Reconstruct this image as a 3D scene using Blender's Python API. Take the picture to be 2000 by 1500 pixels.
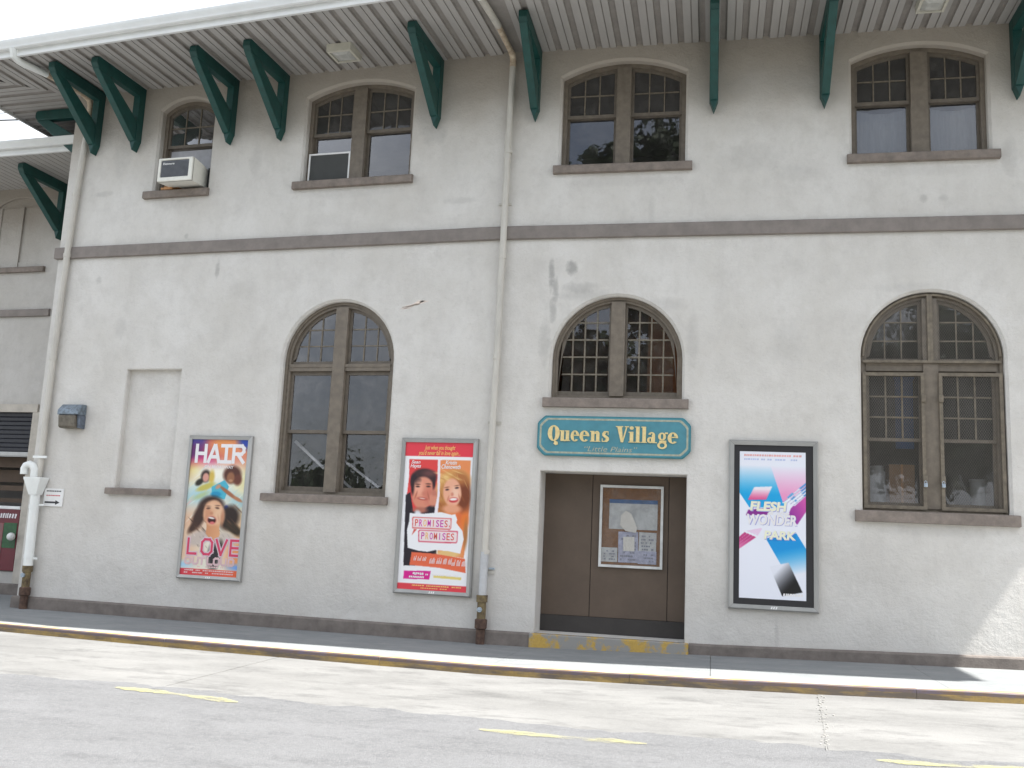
import bpy, bmesh, math, random
import numpy as np
from mathutils import Vector, Matrix, geometry
random.seed(7)
rng = np.random.default_rng(7)
scene = bpy.context.scene
for o in list(bpy.data.objects):
    bpy.data.objects.remove(o)
C = scene.collection

# ------------------------------------------------------------------ camera
cam_d = bpy.data.cameras.new('camera')
cam = bpy.data.objects.new('camera', cam_d)
C.objects.link(cam)
cam_d.sensor_width = 36.0
cam_d.lens = 33.634
cam_d.clip_start = 0.1
cam_d.clip_end = 3000
cam.matrix_world = Matrix((
    (0.9786179393993498, -0.011152390611631507, 0.20538391580018178, 3.09121757),
    (0.2008053312467756, -0.16444112849366893, -0.9657309843857146, -13.4),
    (0.044543772052255466, 0.986323851198669, -0.15868557882801587, 1.4713129),
    (0, 0, 0, 1)))
scene.camera = cam

# ------------------------------------------------------------------ sky, sun, exposure
SUN_DIR = Vector((0.65, -0.068, 1.0)).normalized()          # towards the sun
world = bpy.data.worlds.new('World')
scene.world = world
world.use_nodes = True
wn, wl = world.node_tree.nodes, world.node_tree.links
wn.clear()
w_out = wn.new('ShaderNodeOutputWorld')
w_bg = wn.new('ShaderNodeBackground')
w_bg.inputs['Strength'].default_value = 0.10
sky = wn.new('ShaderNodeTexSky')
sky.sky_type = 'NISHITA'
sky.sun_disc = False
sky.sun_elevation = math.asin(SUN_DIR.z)
sky.sun_rotation = math.atan2(SUN_DIR.x, SUN_DIR.y)
sky.air_density = 1.0
sky.dust_density = 3.5
sky.ozone_density = 1.0
tc = wn.new('ShaderNodeTexCoord')
cl = wn.new('ShaderNodeTexNoise')
cl.inputs['Scale'].default_value = 2.6
cl.inputs['Detail'].default_value = 7
cl.inputs['Roughness'].default_value = 0.6
mp = wn.new('ShaderNodeMapping')
mp.inputs['Scale'].default_value = (1, 1, 2.2)
wl.new(tc.outputs['Generated'], mp.inputs['Vector'])
wl.new(mp.outputs['Vector'], cl.inputs['Vector'])
cr = wn.new('ShaderNodeValToRGB')
cr.color_ramp.elements[0].position = 0.36
cr.color_ramp.elements[0].color = (0.28, 0.28, 0.28, 1)
cr.color_ramp.elements[1].position = 0.60
cr.color_ramp.elements[1].color = (0.95, 0.95, 0.95, 1)
wl.new(cl.outputs['Fac'], cr.inputs['Fac'])
mxs = wn.new('ShaderNodeMixRGB')
mxs.inputs['Color2'].default_value = (6.6, 6.9, 7.3, 1)       # bright thin cloud
wl.new(cr.outputs['Color'], mxs.inputs['Fac'])
wl.new(sky.outputs['Color'], mxs.inputs['Color1'])
wl.new(mxs.outputs['Color'], w_bg.inputs['Color'])
wl.new(w_bg.outputs['Background'], w_out.inputs['Surface'])

sun_d = bpy.data.lights.new('sun', 'SUN')
sun_d.energy = 5.0
sun_d.angle = math.radians(0.6)
sun_d.color = (1.0, 0.975, 0.925)
sun = bpy.data.objects.new('sun', sun_d)
C.objects.link(sun)
sun.location = (20, -5, 30)
sun.rotation_euler = SUN_DIR.to_track_quat('Z', 'Y').to_euler()

scene.view_settings.view_transform = 'Standard'
scene.view_settings.look = 'None'
scene.view_settings.exposure = 1.44
scene.view_settings.gamma = 1.0
scene.view_settings.use_curve_mapping = False
scene.render.engine = 'CYCLES'
scene.cycles.max_bounces = 8
scene.cycles.diffuse_bounces = 4
scene.cycles.transparent_max_bounces = 16

# ------------------------------------------------------------------ helpers
K = math.radians(-4.163125)          # the facade bends back by this angle left of the centre downpipe
CK, SK = math.cos(K), math.sin(K)

def L2W(s, y):
    return (CK * s - SK * y, SK * s + CK * y)

def W2L(x, y):
    return (CK * x + SK * y, -SK * x + CK * y)

class MB:
    def __init__(self):
        self.v, self.f, self.m = [], [], []
    def add(self, vs, fs, mi=0):
        n = len(self.v)
        self.v += [tuple(p) for p in vs]
        self.f += [tuple(n + i for i in q) for q in fs]
        self.m += [mi] * len(fs)
        return self
    def box(self, x0, x1, y0, y1, z0, z1, mi=0):
        vs = [(x0, y0, z0), (x1, y0, z0), (x1, y1, z0), (x0, y1, z0), (x0, y0, z1), (x1, y0, z1), (x1, y1, z1), (x0, y1, z1)]
        return self.add(vs, [(0, 3, 2, 1), (4, 5, 6, 7), (0, 1, 5, 4), (1, 2, 6, 5), (2, 3, 7, 6), (3, 0, 4, 7)], mi)
    def bbox(self, x0, x1, y0, y1, z0, z1, b, mi=0):
        """box with all edges chamfered by b"""
        bm = bmesh.new()
        bmesh.ops.create_cube(bm, size=1)
        for v in bm.verts:
            v.co = Vector((x0 + (v.co.x + .5) * (x1 - x0), y0 + (v.co.y + .5) * (y1 - y0), z0 + (v.co.z + .5) * (z1 - z0)))
        bmesh.ops.bevel(bm, geom=bm.edges[:], offset=b, segments=2, profile=0.5, affect='EDGES')
        self.bm(bm, mi)
        return self
    def bm(self, bm, mi=0):
        bm.verts.index_update()
        self.add([v.co[:] for v in bm.verts], [[v.index for v in f.verts] for f in bm.faces], mi)
        bm.free()
    def prism(self, pts, a, b, axis='y', mi=0, cap=True):
        """pts: 2D outline; extruded from a to b on axis (y: pts are x,z; x: pts are y,z; z: pts are x,y)"""
        f = {'y': lambda p, t: (p[0], t, p[1]), 'x': lambda p, t: (t, p[0], p[1]), 'z': lambda p, t: (p[0], p[1], t)}[axis]
        n = len(pts)
        vs = [f(p, a) for p in pts] + [f(p, b) for p in pts]
        fs = [(i, (i + 1) % n, n + (i + 1) % n, n + i) for i in range(n)]
        self.add(vs, fs, mi)
        if cap:
            tri = geometry.tessellate_polygon([[Vector((p[0], p[1], 0)) for p in pts]])
            self.add(vs, [t for t in tri] + [tuple(n + i for i in t) for t in tri], mi)
        return self
    def ring(self, outer, inner, y0, y1, mi=0):
        """flat frame between two outlines with equal counts, from y0 (front) to y1"""
        n = len(outer)
        vs = [(p[0], y0, p[1]) for p in outer] + [(p[0], y0, p[1]) for p in inner] + \
             [(p[0], y1, p[1]) for p in outer] + [(p[0], y1, p[1]) for p in inner]
        fs = []
        for i in range(n):
            j = (i + 1) % n
            fs += [(i, j, n + j, n + i), (n + i, n + j, 3 * n + j, 3 * n + i), (j, i, 2 * n + i, 2 * n + j), (2 * n + i, 3 * n + i, 3 * n + j, 2 * n + j)]
        return self.add(vs, fs, mi)
    def strip(self, A, B, mi=0, closed=True):
        n = len(A)
        fs = [(i, (i + 1) % n, n + (i + 1) % n, n + i) for i in range(n if closed else n - 1)]
        return self.add(list(A) + list(B), fs, mi)
    def tube(self, pts, r, n=12, mi=0, cap=True, radii=None):
        pts = [Vector(p) for p in pts]
        rings = []
        up = Vector((0.13, 0.21, 0.97)).normalized()
        prev = None
        for i, p in enumerate(pts):
            if i == 0: t = pts[1] - p
            elif i == len(pts) - 1: t = p - pts[i - 1]
            else: t = (pts[i + 1] - p).normalized() + (p - pts[i - 1]).normalized()
            t.normalize()
            if prev is None:
                a = t.cross(up if abs(t.dot(up)) < .9 else Vector((1, 0, 0))).normalized()
            else:
                a = (prev - t * prev.dot(t)).normalized()
            prev = a
            b = t.cross(a)
            rr = radii[i] if radii else r
            rings.append([p + (a * math.cos(2 * math.pi * k / n) + b * math.sin(2 * math.pi * k / n)) * rr for k in range(n)])
        vs = [v for q in rings for v in q]
        fs = []
        for i in range(len(rings) - 1):
            for k in range(n):
                fs.append((i * n + k, i * n + (k + 1) % n, (i + 1) * n + (k + 1) % n, (i + 1) * n + k))
        if cap:
            fs.append(tuple(range(n)))
            fs.append(tuple((len(rings) - 1) * n + k for k in range(n)))
        return self.add(vs, fs, mi)
    def sweep(self, path, prof, mi=0, cap=True):
        """prof: (outward, z) closed outline; path: world xy points, outward = to the right-hand normal given by caller"""
        n = len(path); P = [Vector(p) for p in path]
        nor = []
        for i in range(n):
            ns = []
            for a, b in ((i - 1, i), (i, i + 1)):
                if a >= 0 and b < n:
                    d = (P[b] - P[a]).normalized(); ns.append(Vector((d.y, -d.x)))
            m = sum(ns, Vector((0, 0)))
            m.normalize()
            nor.append(m / max(0.3, m.dot(ns[0])))
        k = len(prof)
        vs = []
        for i in range(n):
            for (o, z) in prof:
                q = P[i] + nor[i] * o
                vs.append((q.x, q.y, z))
        fs = [(i * k + j, i * k + (j + 1) % k, (i + 1) * k + (j + 1) % k, (i + 1) * k + j) for i in range(n - 1) for j in range(k)]
        if cap:
            fs += [tuple(range(k)), tuple((n - 1) * k + j for j in range(k))]
        return self.add(vs, fs, mi)
    def build(self, name, mats, parent=None, org=(0, 0, 0), smooth=False):
        me = bpy.data.meshes.new(name)
        me.from_pydata([(v[0] - org[0], v[1] - org[1], v[2] - org[2]) for v in self.v], [], self.f)
        if not isinstance(mats, (list, tuple)): mats = [mats]
        for m in mats: me.materials.append(m)
        if len(mats) > 1: me.polygons.foreach_set('material_index', self.m)
        bm = bmesh.new(); bm.from_mesh(me)
        bmesh.ops.remove_doubles(bm, verts=bm.verts, dist=1e-5)
        bmesh.ops.recalc_face_normals(bm, faces=bm.faces)
        bm.to_mesh(me); bm.free()
        if smooth: me.shade_smooth() if hasattr(me, 'shade_smooth') else None
        if smooth:
            try: me.set_sharp_from_angle(angle=math.radians(40))
            except Exception: pass
        o = bpy.data.objects.new(name, me)
        C.objects.link(o)
        if parent: o.parent = parent
        return o

def link_copy(o, parent=None):
    c = o.copy(); C.objects.link(c)
    if parent: c.parent = parent
    return c

def tag(o, label=None, cat=None, group=None, kind=None):
    if label: o['label'] = label
    if cat: o['category'] = cat
    if group: o['group'] = group
    if kind: o['kind'] = kind
    return o

def thing(name, label, cat, frame='R', org=(0, 0, 0), group=None):
    o = bpy.data.objects.new(name, None)
    C.objects.link(o)
    o.empty_display_size = 0.2
    if frame == 'L':
        x, y = L2W(org[0], org[1]); o.location = (x, y, org[2]); o.rotation_euler = (0, 0, K)
    else:
        o.location = org
    return tag(o, label, cat, group)

def smooth(o, ang=40):
    me = o.data
    me.shade_smooth()
    try: me.set_sharp_from_angle(angle=math.radians(ang))
    except Exception: pass
    return o

# ------------------------------------------------------------------ materials
def lin(c):
    return tuple((x / 12.92 if x <= .04045 else ((x + .055) / 1.055) ** 2.4) for x in c[:3])

def new_mat(name):
    m = bpy.data.materials.new(name); m.use_nodes = True
    n = m.node_tree.nodes; l = m.node_tree.links
    return m, n, l, n['Principled BSDF']

def mat(name, col, rough=.6, metal=0, var=.12, scale=6, bump=0, bscale=60, col2=None, stretch=(1, 1, 1), spec=.5, fine=0):
    """plain painted / cast surface with uneven colour and fine relief"""
    m, n, l, p = new_mat(name)
    tcn = n.new('ShaderNodeTexCoord'); mpn = n.new('ShaderNodeMapping'); mpn.inputs['Scale'].default_value = stretch
    l.new(tcn.outputs['Object'], mpn.inputs['Vector'])
    nz = n.new('ShaderNodeTexNoise'); nz.inputs['Scale'].default_value = scale; nz.inputs['Detail'].default_value = 6; nz.inputs['Roughness'].default_value = .65
    l.new(mpn.outputs['Vector'], nz.inputs['Vector'])
    rp = n.new('ShaderNodeValToRGB')
    c2 = col2 or tuple(x * (1 - var * 2) for x in col)
    rp.color_ramp.elements[0].position = .32; rp.color_ramp.elements[0].color = (*c2, 1)
    rp.color_ramp.elements[1].position = .68; rp.color_ramp.elements[1].color = (*[min(1, x * (1 + var * .5)) for x in col], 1)
    l.new(nz.outputs['Fac'], rp.inputs['Fac'])
    l.new(rp.outputs['Color'], p.inputs['Base Color'])
    p.inputs['Roughness'].default_value = rough; p.inputs['Metallic'].default_value = metal
    p.inputs['Specular IOR Level'].default_value = spec
    if bump:
        nb = n.new('ShaderNodeTexNoise'); nb.inputs['Scale'].default_value = bscale; nb.inputs['Detail'].default_value = 4
        l.new(tcn.outputs['Object'], nb.inputs['Vector'])
        bp = n.new('ShaderNodeBump'); bp.inputs['Strength'].default_value = bump; bp.inputs['Distance'].default_value = .01
        l.new(nb.outputs['Fac'], bp.inputs['Height']); l.new(bp.outputs['Normal'], p.inputs['Normal'])
    return m

def math_n(n, l, op, a, b=None, c=None):
    q = n.new('ShaderNodeMath'); q.operation = op
    for i, v in enumerate((a, b, c)):
        if v is None: continue
        if isinstance(v, (int, float)): q.inputs[i].default_value = v
        else: l.new(v, q.inputs[i])
    return q.outputs[0]

def mixc(n, l, fac, a, b, bt='MIX'):
    q = n.new('ShaderNodeMixRGB'); q.blend_type = bt
    if isinstance(fac, (int, float)): q.inputs[0].default_value = fac
    else: l.new(fac, q.inputs[0])
    for i, v in ((1, a), (2, b)):
        if isinstance(v, tuple): q.inputs[i].default_value = (*v[:3], 1)
        else: l.new(v, q.inputs[i])
    return q.outputs[0]

def noise(n, l, vec, scale, detail=5, rough=.6, lo=None, hi=None):
    q = n.new('ShaderNodeTexNoise'); q.inputs['Scale'].default_value = scale; q.inputs['Detail'].default_value = detail; q.inputs['Roughness'].default_value = rough
    l.new(vec, q.inputs['Vector'])
    if lo is None: return q.outputs['Fac']
    r = n.new('ShaderNodeMapRange'); r.inputs['From Min'].default_value = lo; r.inputs['From Max'].default_value = hi
    l.new(q.outputs['Fac'], r.inputs['Value'])
    return r.outputs['Result']

def stucco(name, spots, base=(.70, .680, .645), top=8.83, low=True):
    m, n, l, p = new_mat(name)
    tcn = n.new('ShaderNodeTexCoord'); ob = tcn.outputs['Object']
    def mapped(sc):
        q = n.new('ShaderNodeMapping'); q.inputs['Scale'].default_value = sc; l.new(ob, q.inputs['Vector']); return q.outputs['Vector']
    big = noise(n, l, mapped((1, 1, .8)), .8, 5, .6, .38, .66)
    med = noise(n, l, mapped((1, 1, .9)), 2.6, 9, .72, .46, .74)
    run = noise(n, l, mapped((1.6, 1, .35)), 2.0, 6, .65, .55, .85)
    fin = noise(n, l, ob, 55, 5, .7, .25, .8)
    c = mixc(n, l, big, base, tuple(x * k for x, k in zip(base, (.88, .87, .85))))
    c = mixc(n, l, math_n(n, l, 'MULTIPLY', med, .66), c, tuple(x * k for x, k in zip(base, (.74, .73, .72))))
    c = mixc(n, l, math_n(n, l, 'MULTIPLY', run, .28), c, tuple(x * k for x, k in zip(base, (.68, .66, .63))))
    # eave shade plus warm brown dirt, painted into the colour towards the top
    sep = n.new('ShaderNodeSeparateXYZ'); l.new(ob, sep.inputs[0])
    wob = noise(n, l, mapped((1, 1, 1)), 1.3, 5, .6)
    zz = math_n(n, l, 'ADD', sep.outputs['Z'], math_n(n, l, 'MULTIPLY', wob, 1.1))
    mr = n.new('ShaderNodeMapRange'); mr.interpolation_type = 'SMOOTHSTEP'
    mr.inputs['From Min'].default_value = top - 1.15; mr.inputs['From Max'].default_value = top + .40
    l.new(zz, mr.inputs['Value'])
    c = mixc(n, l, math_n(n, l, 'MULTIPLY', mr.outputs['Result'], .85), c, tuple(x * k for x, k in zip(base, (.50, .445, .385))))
    # darker towards the pavement
    mr2 = n.new('ShaderNodeMapRange'); mr2.interpolation_type = 'SMOOTHSTEP'
    mr2.inputs['From Min'].default_value = 2.4; mr2.inputs['From Max'].default_value = .1
    l.new(sep.outputs['Z'], mr2.inputs['Value'])
    c = mixc(n, l, math_n(n, l, 'MULTIPLY', mr2.outputs['Result'], .38), c, tuple(x * .7 for x in base))
    # individual stains
    for (sx, sz, rx, rz, k) in spots:
        dx = math_n(n, l, 'DIVIDE', math_n(n, l, 'SUBTRACT', sep.outputs['X'], sx), rx)
        dz = math_n(n, l, 'DIVIDE', math_n(n, l, 'SUBTRACT', sep.outputs['Z'], sz), rz)
        d2 = math_n(n, l, 'ADD', math_n(n, l, 'MULTIPLY', dx, dx), math_n(n, l, 'MULTIPLY', dz, dz))
        d2 = math_n(n, l, 'ADD', d2, math_n(n, l, 'MULTIPLY', math_n(n, l, 'SUBTRACT', noise(n, l, ob, 9, 4), .5), 2.2))
        r = n.new('ShaderNodeMapRange'); r.inputs['From Min'].default_value = 1.1; r.inputs['From Max'].default_value = .1
        r.inputs['To Max'].default_value = k; l.new(d2, r.inputs['Value'])
        c = mixc(n, l, r.outputs['Result'], c, tuple(x * .55 for x in base))
    pit = noise(n, l, mapped((1, 1, 1)), 17, 6, .75, .52, .78)
    c = mixc(n, l, math_n(n, l, 'MULTIPLY', pit, .30), c, tuple(x * k for x, k in zip(base, (.66, .64, .61))))
    c = mixc(n, l, math_n(n, l, 'MULTIPLY', fin, .24), c, tuple(x * .66 for x in base))
    l.new(c, p.inputs['Base Color'])
    p.inputs['Roughness'].default_value = .92; p.inputs['Specular IOR Level'].default_value = .2
    b1 = noise(n, l, ob, 30, 6, .75); b2 = noise(n, l, ob, 7, 4, .6)
    h = math_n(n, l, 'ADD', math_n(n, l, 'MULTIPLY', b1, .6), math_n(n, l, 'MULTIPLY', b2, 1.2))
    bp = n.new('ShaderNodeBump'); bp.inputs['Strength'].default_value = .8; bp.inputs['Distance'].default_value = .019
    l.new(h, bp.inputs['Height']); l.new(bp.outputs['Normal'], p.inputs['Normal'])
    return m

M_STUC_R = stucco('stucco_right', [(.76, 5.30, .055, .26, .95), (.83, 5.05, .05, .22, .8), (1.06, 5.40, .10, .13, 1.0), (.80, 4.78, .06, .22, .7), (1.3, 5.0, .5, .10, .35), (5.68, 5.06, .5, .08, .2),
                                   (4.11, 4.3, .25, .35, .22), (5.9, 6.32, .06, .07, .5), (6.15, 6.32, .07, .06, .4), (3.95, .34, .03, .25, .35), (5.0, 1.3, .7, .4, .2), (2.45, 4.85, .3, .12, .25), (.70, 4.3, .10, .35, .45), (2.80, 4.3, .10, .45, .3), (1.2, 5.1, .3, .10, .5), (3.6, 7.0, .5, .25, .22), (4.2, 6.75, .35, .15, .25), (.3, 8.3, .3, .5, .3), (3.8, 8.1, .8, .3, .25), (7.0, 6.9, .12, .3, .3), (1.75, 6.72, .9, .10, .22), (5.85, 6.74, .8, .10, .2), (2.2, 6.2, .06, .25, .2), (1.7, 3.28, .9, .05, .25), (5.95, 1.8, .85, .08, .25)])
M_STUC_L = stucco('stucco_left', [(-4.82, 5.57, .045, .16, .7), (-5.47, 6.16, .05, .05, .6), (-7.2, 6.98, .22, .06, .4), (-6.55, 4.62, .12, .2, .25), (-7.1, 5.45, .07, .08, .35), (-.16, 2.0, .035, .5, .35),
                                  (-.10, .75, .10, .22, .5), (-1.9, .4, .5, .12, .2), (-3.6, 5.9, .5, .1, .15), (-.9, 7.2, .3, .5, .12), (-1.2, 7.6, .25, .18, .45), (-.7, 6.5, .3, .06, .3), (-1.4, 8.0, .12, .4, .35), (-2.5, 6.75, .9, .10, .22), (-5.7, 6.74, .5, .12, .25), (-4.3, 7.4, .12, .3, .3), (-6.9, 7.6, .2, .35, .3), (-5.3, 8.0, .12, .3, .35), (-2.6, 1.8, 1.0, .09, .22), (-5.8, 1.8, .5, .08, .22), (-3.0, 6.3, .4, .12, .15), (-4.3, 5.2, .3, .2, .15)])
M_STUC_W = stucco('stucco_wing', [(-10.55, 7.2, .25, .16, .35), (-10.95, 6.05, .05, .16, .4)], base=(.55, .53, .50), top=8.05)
M_BAND = mat('band_paint', (.240, .212, .193), .85, var=.10, scale=5, bump=.35, bscale=70)
M_SILL = mat('sill_paint', (.245, .206, .178), .85, var=.16, scale=7, bump=.4, bscale=60)
M_PLINTH = mat('plinth_paint', (.192, .166, .148), .85, var=.16, scale=5, bump=.5, bscale=60)
M_FRAME = mat('window_frame_paint', (.180, .150, .116), .55, var=.14, scale=9, bump=.12, bscale=90)
M_FRAME_D = mat('sash_paint', (.150, .125, .097), .55, var=.14, scale=12, bump=.1)
M_MUNTIN = mat('glazing_bar_paint', (.185, .155, .115), .6, var=.2, scale=14)
M_GREEN = mat('bracket_green_paint', (.007, .066, .058), .5, var=.15, scale=7, bump=.08, bscale=80)
M_SOFF = mat('soffit_panel_paint', (.42, .405, .388), .55, var=.07, scale=2.5, stretch=(1, .3, 1))
M_SOFFD = mat('soffit_vent_strip', (.29, .27, .25), .6, var=.10, scale=3)
M_GUT = mat('gutter_white', (.74, .75, .74), .35, var=.05, scale=2)
M_PIPE = mat('downpipe_cream', (.56, .535, .48), .5, var=.09, scale=5, stretch=(1, 1, .3))
M_PIPE_OLD = mat('downpipe_peeling', (.60, .52, .40), .6, var=.2, scale=12, col2=(.40, .29, .20))
M_PVC = mat('white_pvc', (.78, .80, .78), .35, var=.04, scale=4)
M_RUST = mat('rusty_iron', (.115, .070, .048), .85, var=.3, scale=16, col2=(.045, .025, .020), bump=.5, bscale=60)
M_RUST_Y = mat('rusty_iron_yellowed', (.20, .155, .075), .85, var=.3, scale=10, col2=(.055, .035, .025), bump=.5, bscale=60)
M_GALV = mat('galvanised_cap', (.42, .50, .58), .35, metal=.4, var=.15, scale=30)
M_ALU = mat('poster_frame_aluminium', (.40, .40, .39), .38, metal=.55, var=.07, scale=5, stretch=(1, 1, .3))
M_DARK = mat('dark_gap', (.02, .02, .022), .8)
M_BLACK = mat('black_border', (.018, .017, .020), .45, var=.05)
M_LAMPH = mat('lamp_housing_cream', (.58, .56, .48), .5, var=.06)
M_LENS = mat('lamp_lens', (.50, .50, .47), .25, var=.12, scale=9)
M_ACW = mat('ac_cream_plastic', (.78, .77, .70), .4, var=.05, scale=6)
M_ACG = mat('ac_grille', (.12, .13, .15), .6, var=.1)
M_WOOD = mat('raw_wood_block', (.50, .25, .10), .7, var=.2, scale=14)
M_WHITE = mat('white_paint', (.78, .78, .77), .45, var=.05)
M_TAN = mat('vestibule_panel', (.108, .077, .055), .6, var=.10, scale=2, bump=.1, bscale=60)
M_TAN_B = mat('vestibule_baseboard', (.042, .037, .034), .6, var=.12, scale=4)
M_VEST = mat('vestibule_plaster', (.40, .35, .31), .8, var=.12, scale=4, bump=.3)
M_CORK = mat('cork', (.25, .12, .05), .8, var=.14, scale=20)
M_PAPER = mat('paper', (.60, .62, .60), .6, var=.12, scale=9)
M_PAPER2 = mat('paper_lilac', (.50, .52, .64), .6, var=.16, scale=14)
M_PAPERW = mat('paper_cream', (.76, .74, .66), .6, var=.04)
M_BLUEP = mat('paper_blue_heading', (.07, .16, .34), .6, var=.15, scale=10)
M_INK = mat('print_ink', (.30, .31, .36), .6, var=.1)
M_ROOM = mat('room_wall', (.17, .16, .155), .9, var=.12, scale=1.2)
M_ROOMW = mat('room_wall_warm', (.30, .12, .065), .9, var=.2, scale=2)
M_ROOMF = mat('room_floor', (.10, .085, .07), .8, var=.1)
M_BRICK = mat('old_partition_brown', (.42, .17, .08), .9, var=.2, scale=3)
M_ROOF = mat('roof_shingle', (.09, .085, .08), .9, var=.15, scale=10)
M_SIGNB = mat('sign_teal', (.075, .255, .315), .45, var=.09, scale=5)
M_SIGNE = mat('sign_teal_edge', (.035, .20, .24), .5, var=.1, scale=6)
M_GOLD = mat('gold_leaf', (.86, .68, .33), .38, metal=.15, var=.10, scale=25)
M_GOLDP = mat('gold_border_paint', (.40, .42, .33), .6, var=.15, scale=20)
M_CURT = mat('curtain', (.17, .18, .19), .9, var=.10, scale=4, stretch=(5, 1, .6))
M_SCRN = mat('insect_screen_mesh', (.065, .068, .066), .8, var=.05)
M_WIRE = mat('wire_mesh', (.24, .22, .19), .6, var=.1)
M_PANEL_G = mat('ac_side_panel', (.42, .42, .45), .7, var=.08)
M_SHUT = mat('dark_shutter', (.028, .030, .040), .5, var=.15)
M_REDP = mat('menu_red', (.13, .008, .018), .4, var=.1)
M_GREENP = mat('menu_green', (.015, .10, .03), .4, var=.25, scale=12)
M_BROWNI = mat('shop_inside_brown', (.10, .065, .042), .7, var=.15, scale=4)
M_CARD = mat('cardboard', (.30, .17, .09), .8, var=.08)
M_BLUEI = mat('blue_plastic', (.06, .14, .33), .5, var=.08)
M_CABLE = mat('cable', (.02, .02, .025), .6)
M_LEAF = mat('leaf', (.055, .085, .028), .6, var=.25, scale=1.5)
M_BARK = mat('bark', (.13, .10, .075), .9, var=.2, scale=8)
M_GRASS = mat('far_ground_earth', (.13, .13, .09), .95, var=.2, scale=.4)
M_INSECT = mat('insect_body', (.30, .26, .23), .5)
M_WINGI = mat('insect_wing', (.66, .58, .52), .4)
M_TEXTK = mat('lettering_black', (.03, .03, .035), .5)
M_TEXTR = mat('lettering_red', (.55, .07, .08), .5)
M_TEXTW = mat('lettering_white', (.80, .78, .79), .5, var=.03)
M_TEXTY = mat('lettering_yellow', (.86, .50, .16), .5, var=.05)
M_TEXTP = mat('lettering_pink', (.62, .03, .42), .5)
M_TEXTO = mat('lettering_orange_red', (.72, .10, .08), .5)
M_TEXTPK = mat('lettering_pale_pink', (.74, .50, .50), .5, var=.05)
M_TEXTLY = mat('lettering_pale_yellow', (.80, .80, .62), .5, var=.04)
M_LOVE = mat('lettering_crimson', (.62, .045, .12), .5, var=.05)
M_LOVEB = mat('lettering_grey_pink_outline', (.66, .50, .56), .5, var=.08)

def glass_mat(name, tint, gain, bump=.03, bsc=2.5, dust=.035):
    m, n, l, p = new_mat(name)
    n.remove(p)
    out = [q for q in n if q.type == 'OUTPUT_MATERIAL'][0]
    tr = n.new('ShaderNodeBsdfTransparent'); tr.inputs['Color'].default_value = (*tint, 1)
    gl = n.new('ShaderNodeBsdfGlossy'); gl.inputs['Roughness'].default_value = .015; gl.inputs['Color'].default_value = (.95, .96, 1, 1)
    df = n.new('ShaderNodeBsdfDiffuse'); df.inputs['Color'].default_value = (.42, .40, .38, 1)
    fr = n.new('ShaderNodeFresnel'); fr.inputs['IOR'].default_value = 1.5
    fac = math_n(n, l, 'MULTIPLY_ADD', fr.outputs[0], gain, .01)
    tcn = n.new('ShaderNodeTexCoord')
    nb = noise(n, l, tcn.outputs['Object'], bsc, 3, .5)
    bp = n.new('ShaderNodeBump'); bp.inputs['Strength'].default_value = 1; bp.inputs['Distance'].default_value = bump
    l.new(nb, bp.inputs['Height'])
    l.new(bp.outputs['Normal'], gl.inputs['Normal'])
    dirt = noise(n, l, tcn.outputs['Object'], 6, 6, .7, .45, .85)
    m1 = n.new('ShaderNodeMixShader'); l.new(math_n(n, l, 'MULTIPLY_ADD', dirt, .12, dust), m1.inputs[0]); l.new(tr.outputs[0], m1.inputs[1]); l.new(df.outputs[0], m1.inputs[2])
    m2 = n.new('ShaderNodeMixShader'); l.new(fac, m2.inputs[0]); l.new(m1.outputs[0], m2.inputs[1]); l.new(gl.outputs[0], m2.inputs[2])
    l.new(m2.outputs[0], out.inputs['Surface'])
    return m
M_GLASS = glass_mat('window_glass', (.80, .82, .84), 1.6, .004, 1.6)
M_GLASS_OLD = glass_mat('old_window_glass', (.72, .72, .74), 1.5, .006, 2.2)
M_GLASS_DUSTY = glass_mat('dusty_window_glass', (.5, .5, .51), .4, .004, 3, .10)

def ground_mat(name, c1, c2, c3, crack=True, speck=.3, scale=.8, stretch=(1, 2.5, 1), bump=.5):
    m, n, l, p = new_mat(name)
    tcn = n.new('ShaderNodeTexCoord')
    mpn = n.new('ShaderNodeMapping'); mpn.inputs['Scale'].default_value = stretch
    l.new(tcn.outputs['Object'], mpn.inputs['Vector'])
    v = mpn.outputs['Vector']
    a = noise(n, l, v, scale, 7, .65, .38, .62); b = noise(n, l, v, scale * 3.1, 8, .72, .50, .70); s = noise(n, l, tcn.outputs['Object'], 120, 3, .7, .35, .75)
    c = mixc(n, l, a, c1, c2)
    c = mixc(n, l, math_n(n, l, 'MULTIPLY', b, .9), c, c3)
    agg = noise(n, l, tcn.outputs['Object'], 24, 5, .85, .45, .72)
    c = mixc(n, l, math_n(n, l, 'MULTIPLY', agg, speck * .8), c, tuple(x * 1.35 for x in c1))
    c = mixc(n, l, math_n(n, l, 'MULTIPLY', s, speck), c, tuple(x * .45 for x in c1))
    l.new(c, p.inputs['Base Color'])
    p.inputs['Roughness'].default_value = .93; p.inputs['Specular IOR Level'].default_value = .25
    h = math_n(n, l, 'ADD', noise(n, l, tcn.outputs['Object'], 90, 4, .7), noise(n, l, tcn.outputs['Object'], 14, 4, .6))
    bp = n.new('ShaderNodeBump'); bp.inputs['Strength'].default_value = bump; bp.inputs['Distance'].default_value = .01
    l.new(h, bp.inputs['Height']); l.new(bp.outputs['Normal'], p.inputs['Normal'])
    return m
M_WALK = ground_mat('sidewalk_concrete', (.245, .255, .257), (.20, .212, .217), (.29, .29, .285), scale=.9, speck=.2)
M_CONC = ground_mat('gutter_concrete', (.220, .219, .213), (.165, .164, .160), (.110, .109, .107), scale=.7, stretch=(.7, 1.5, 1), speck=.3)
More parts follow.
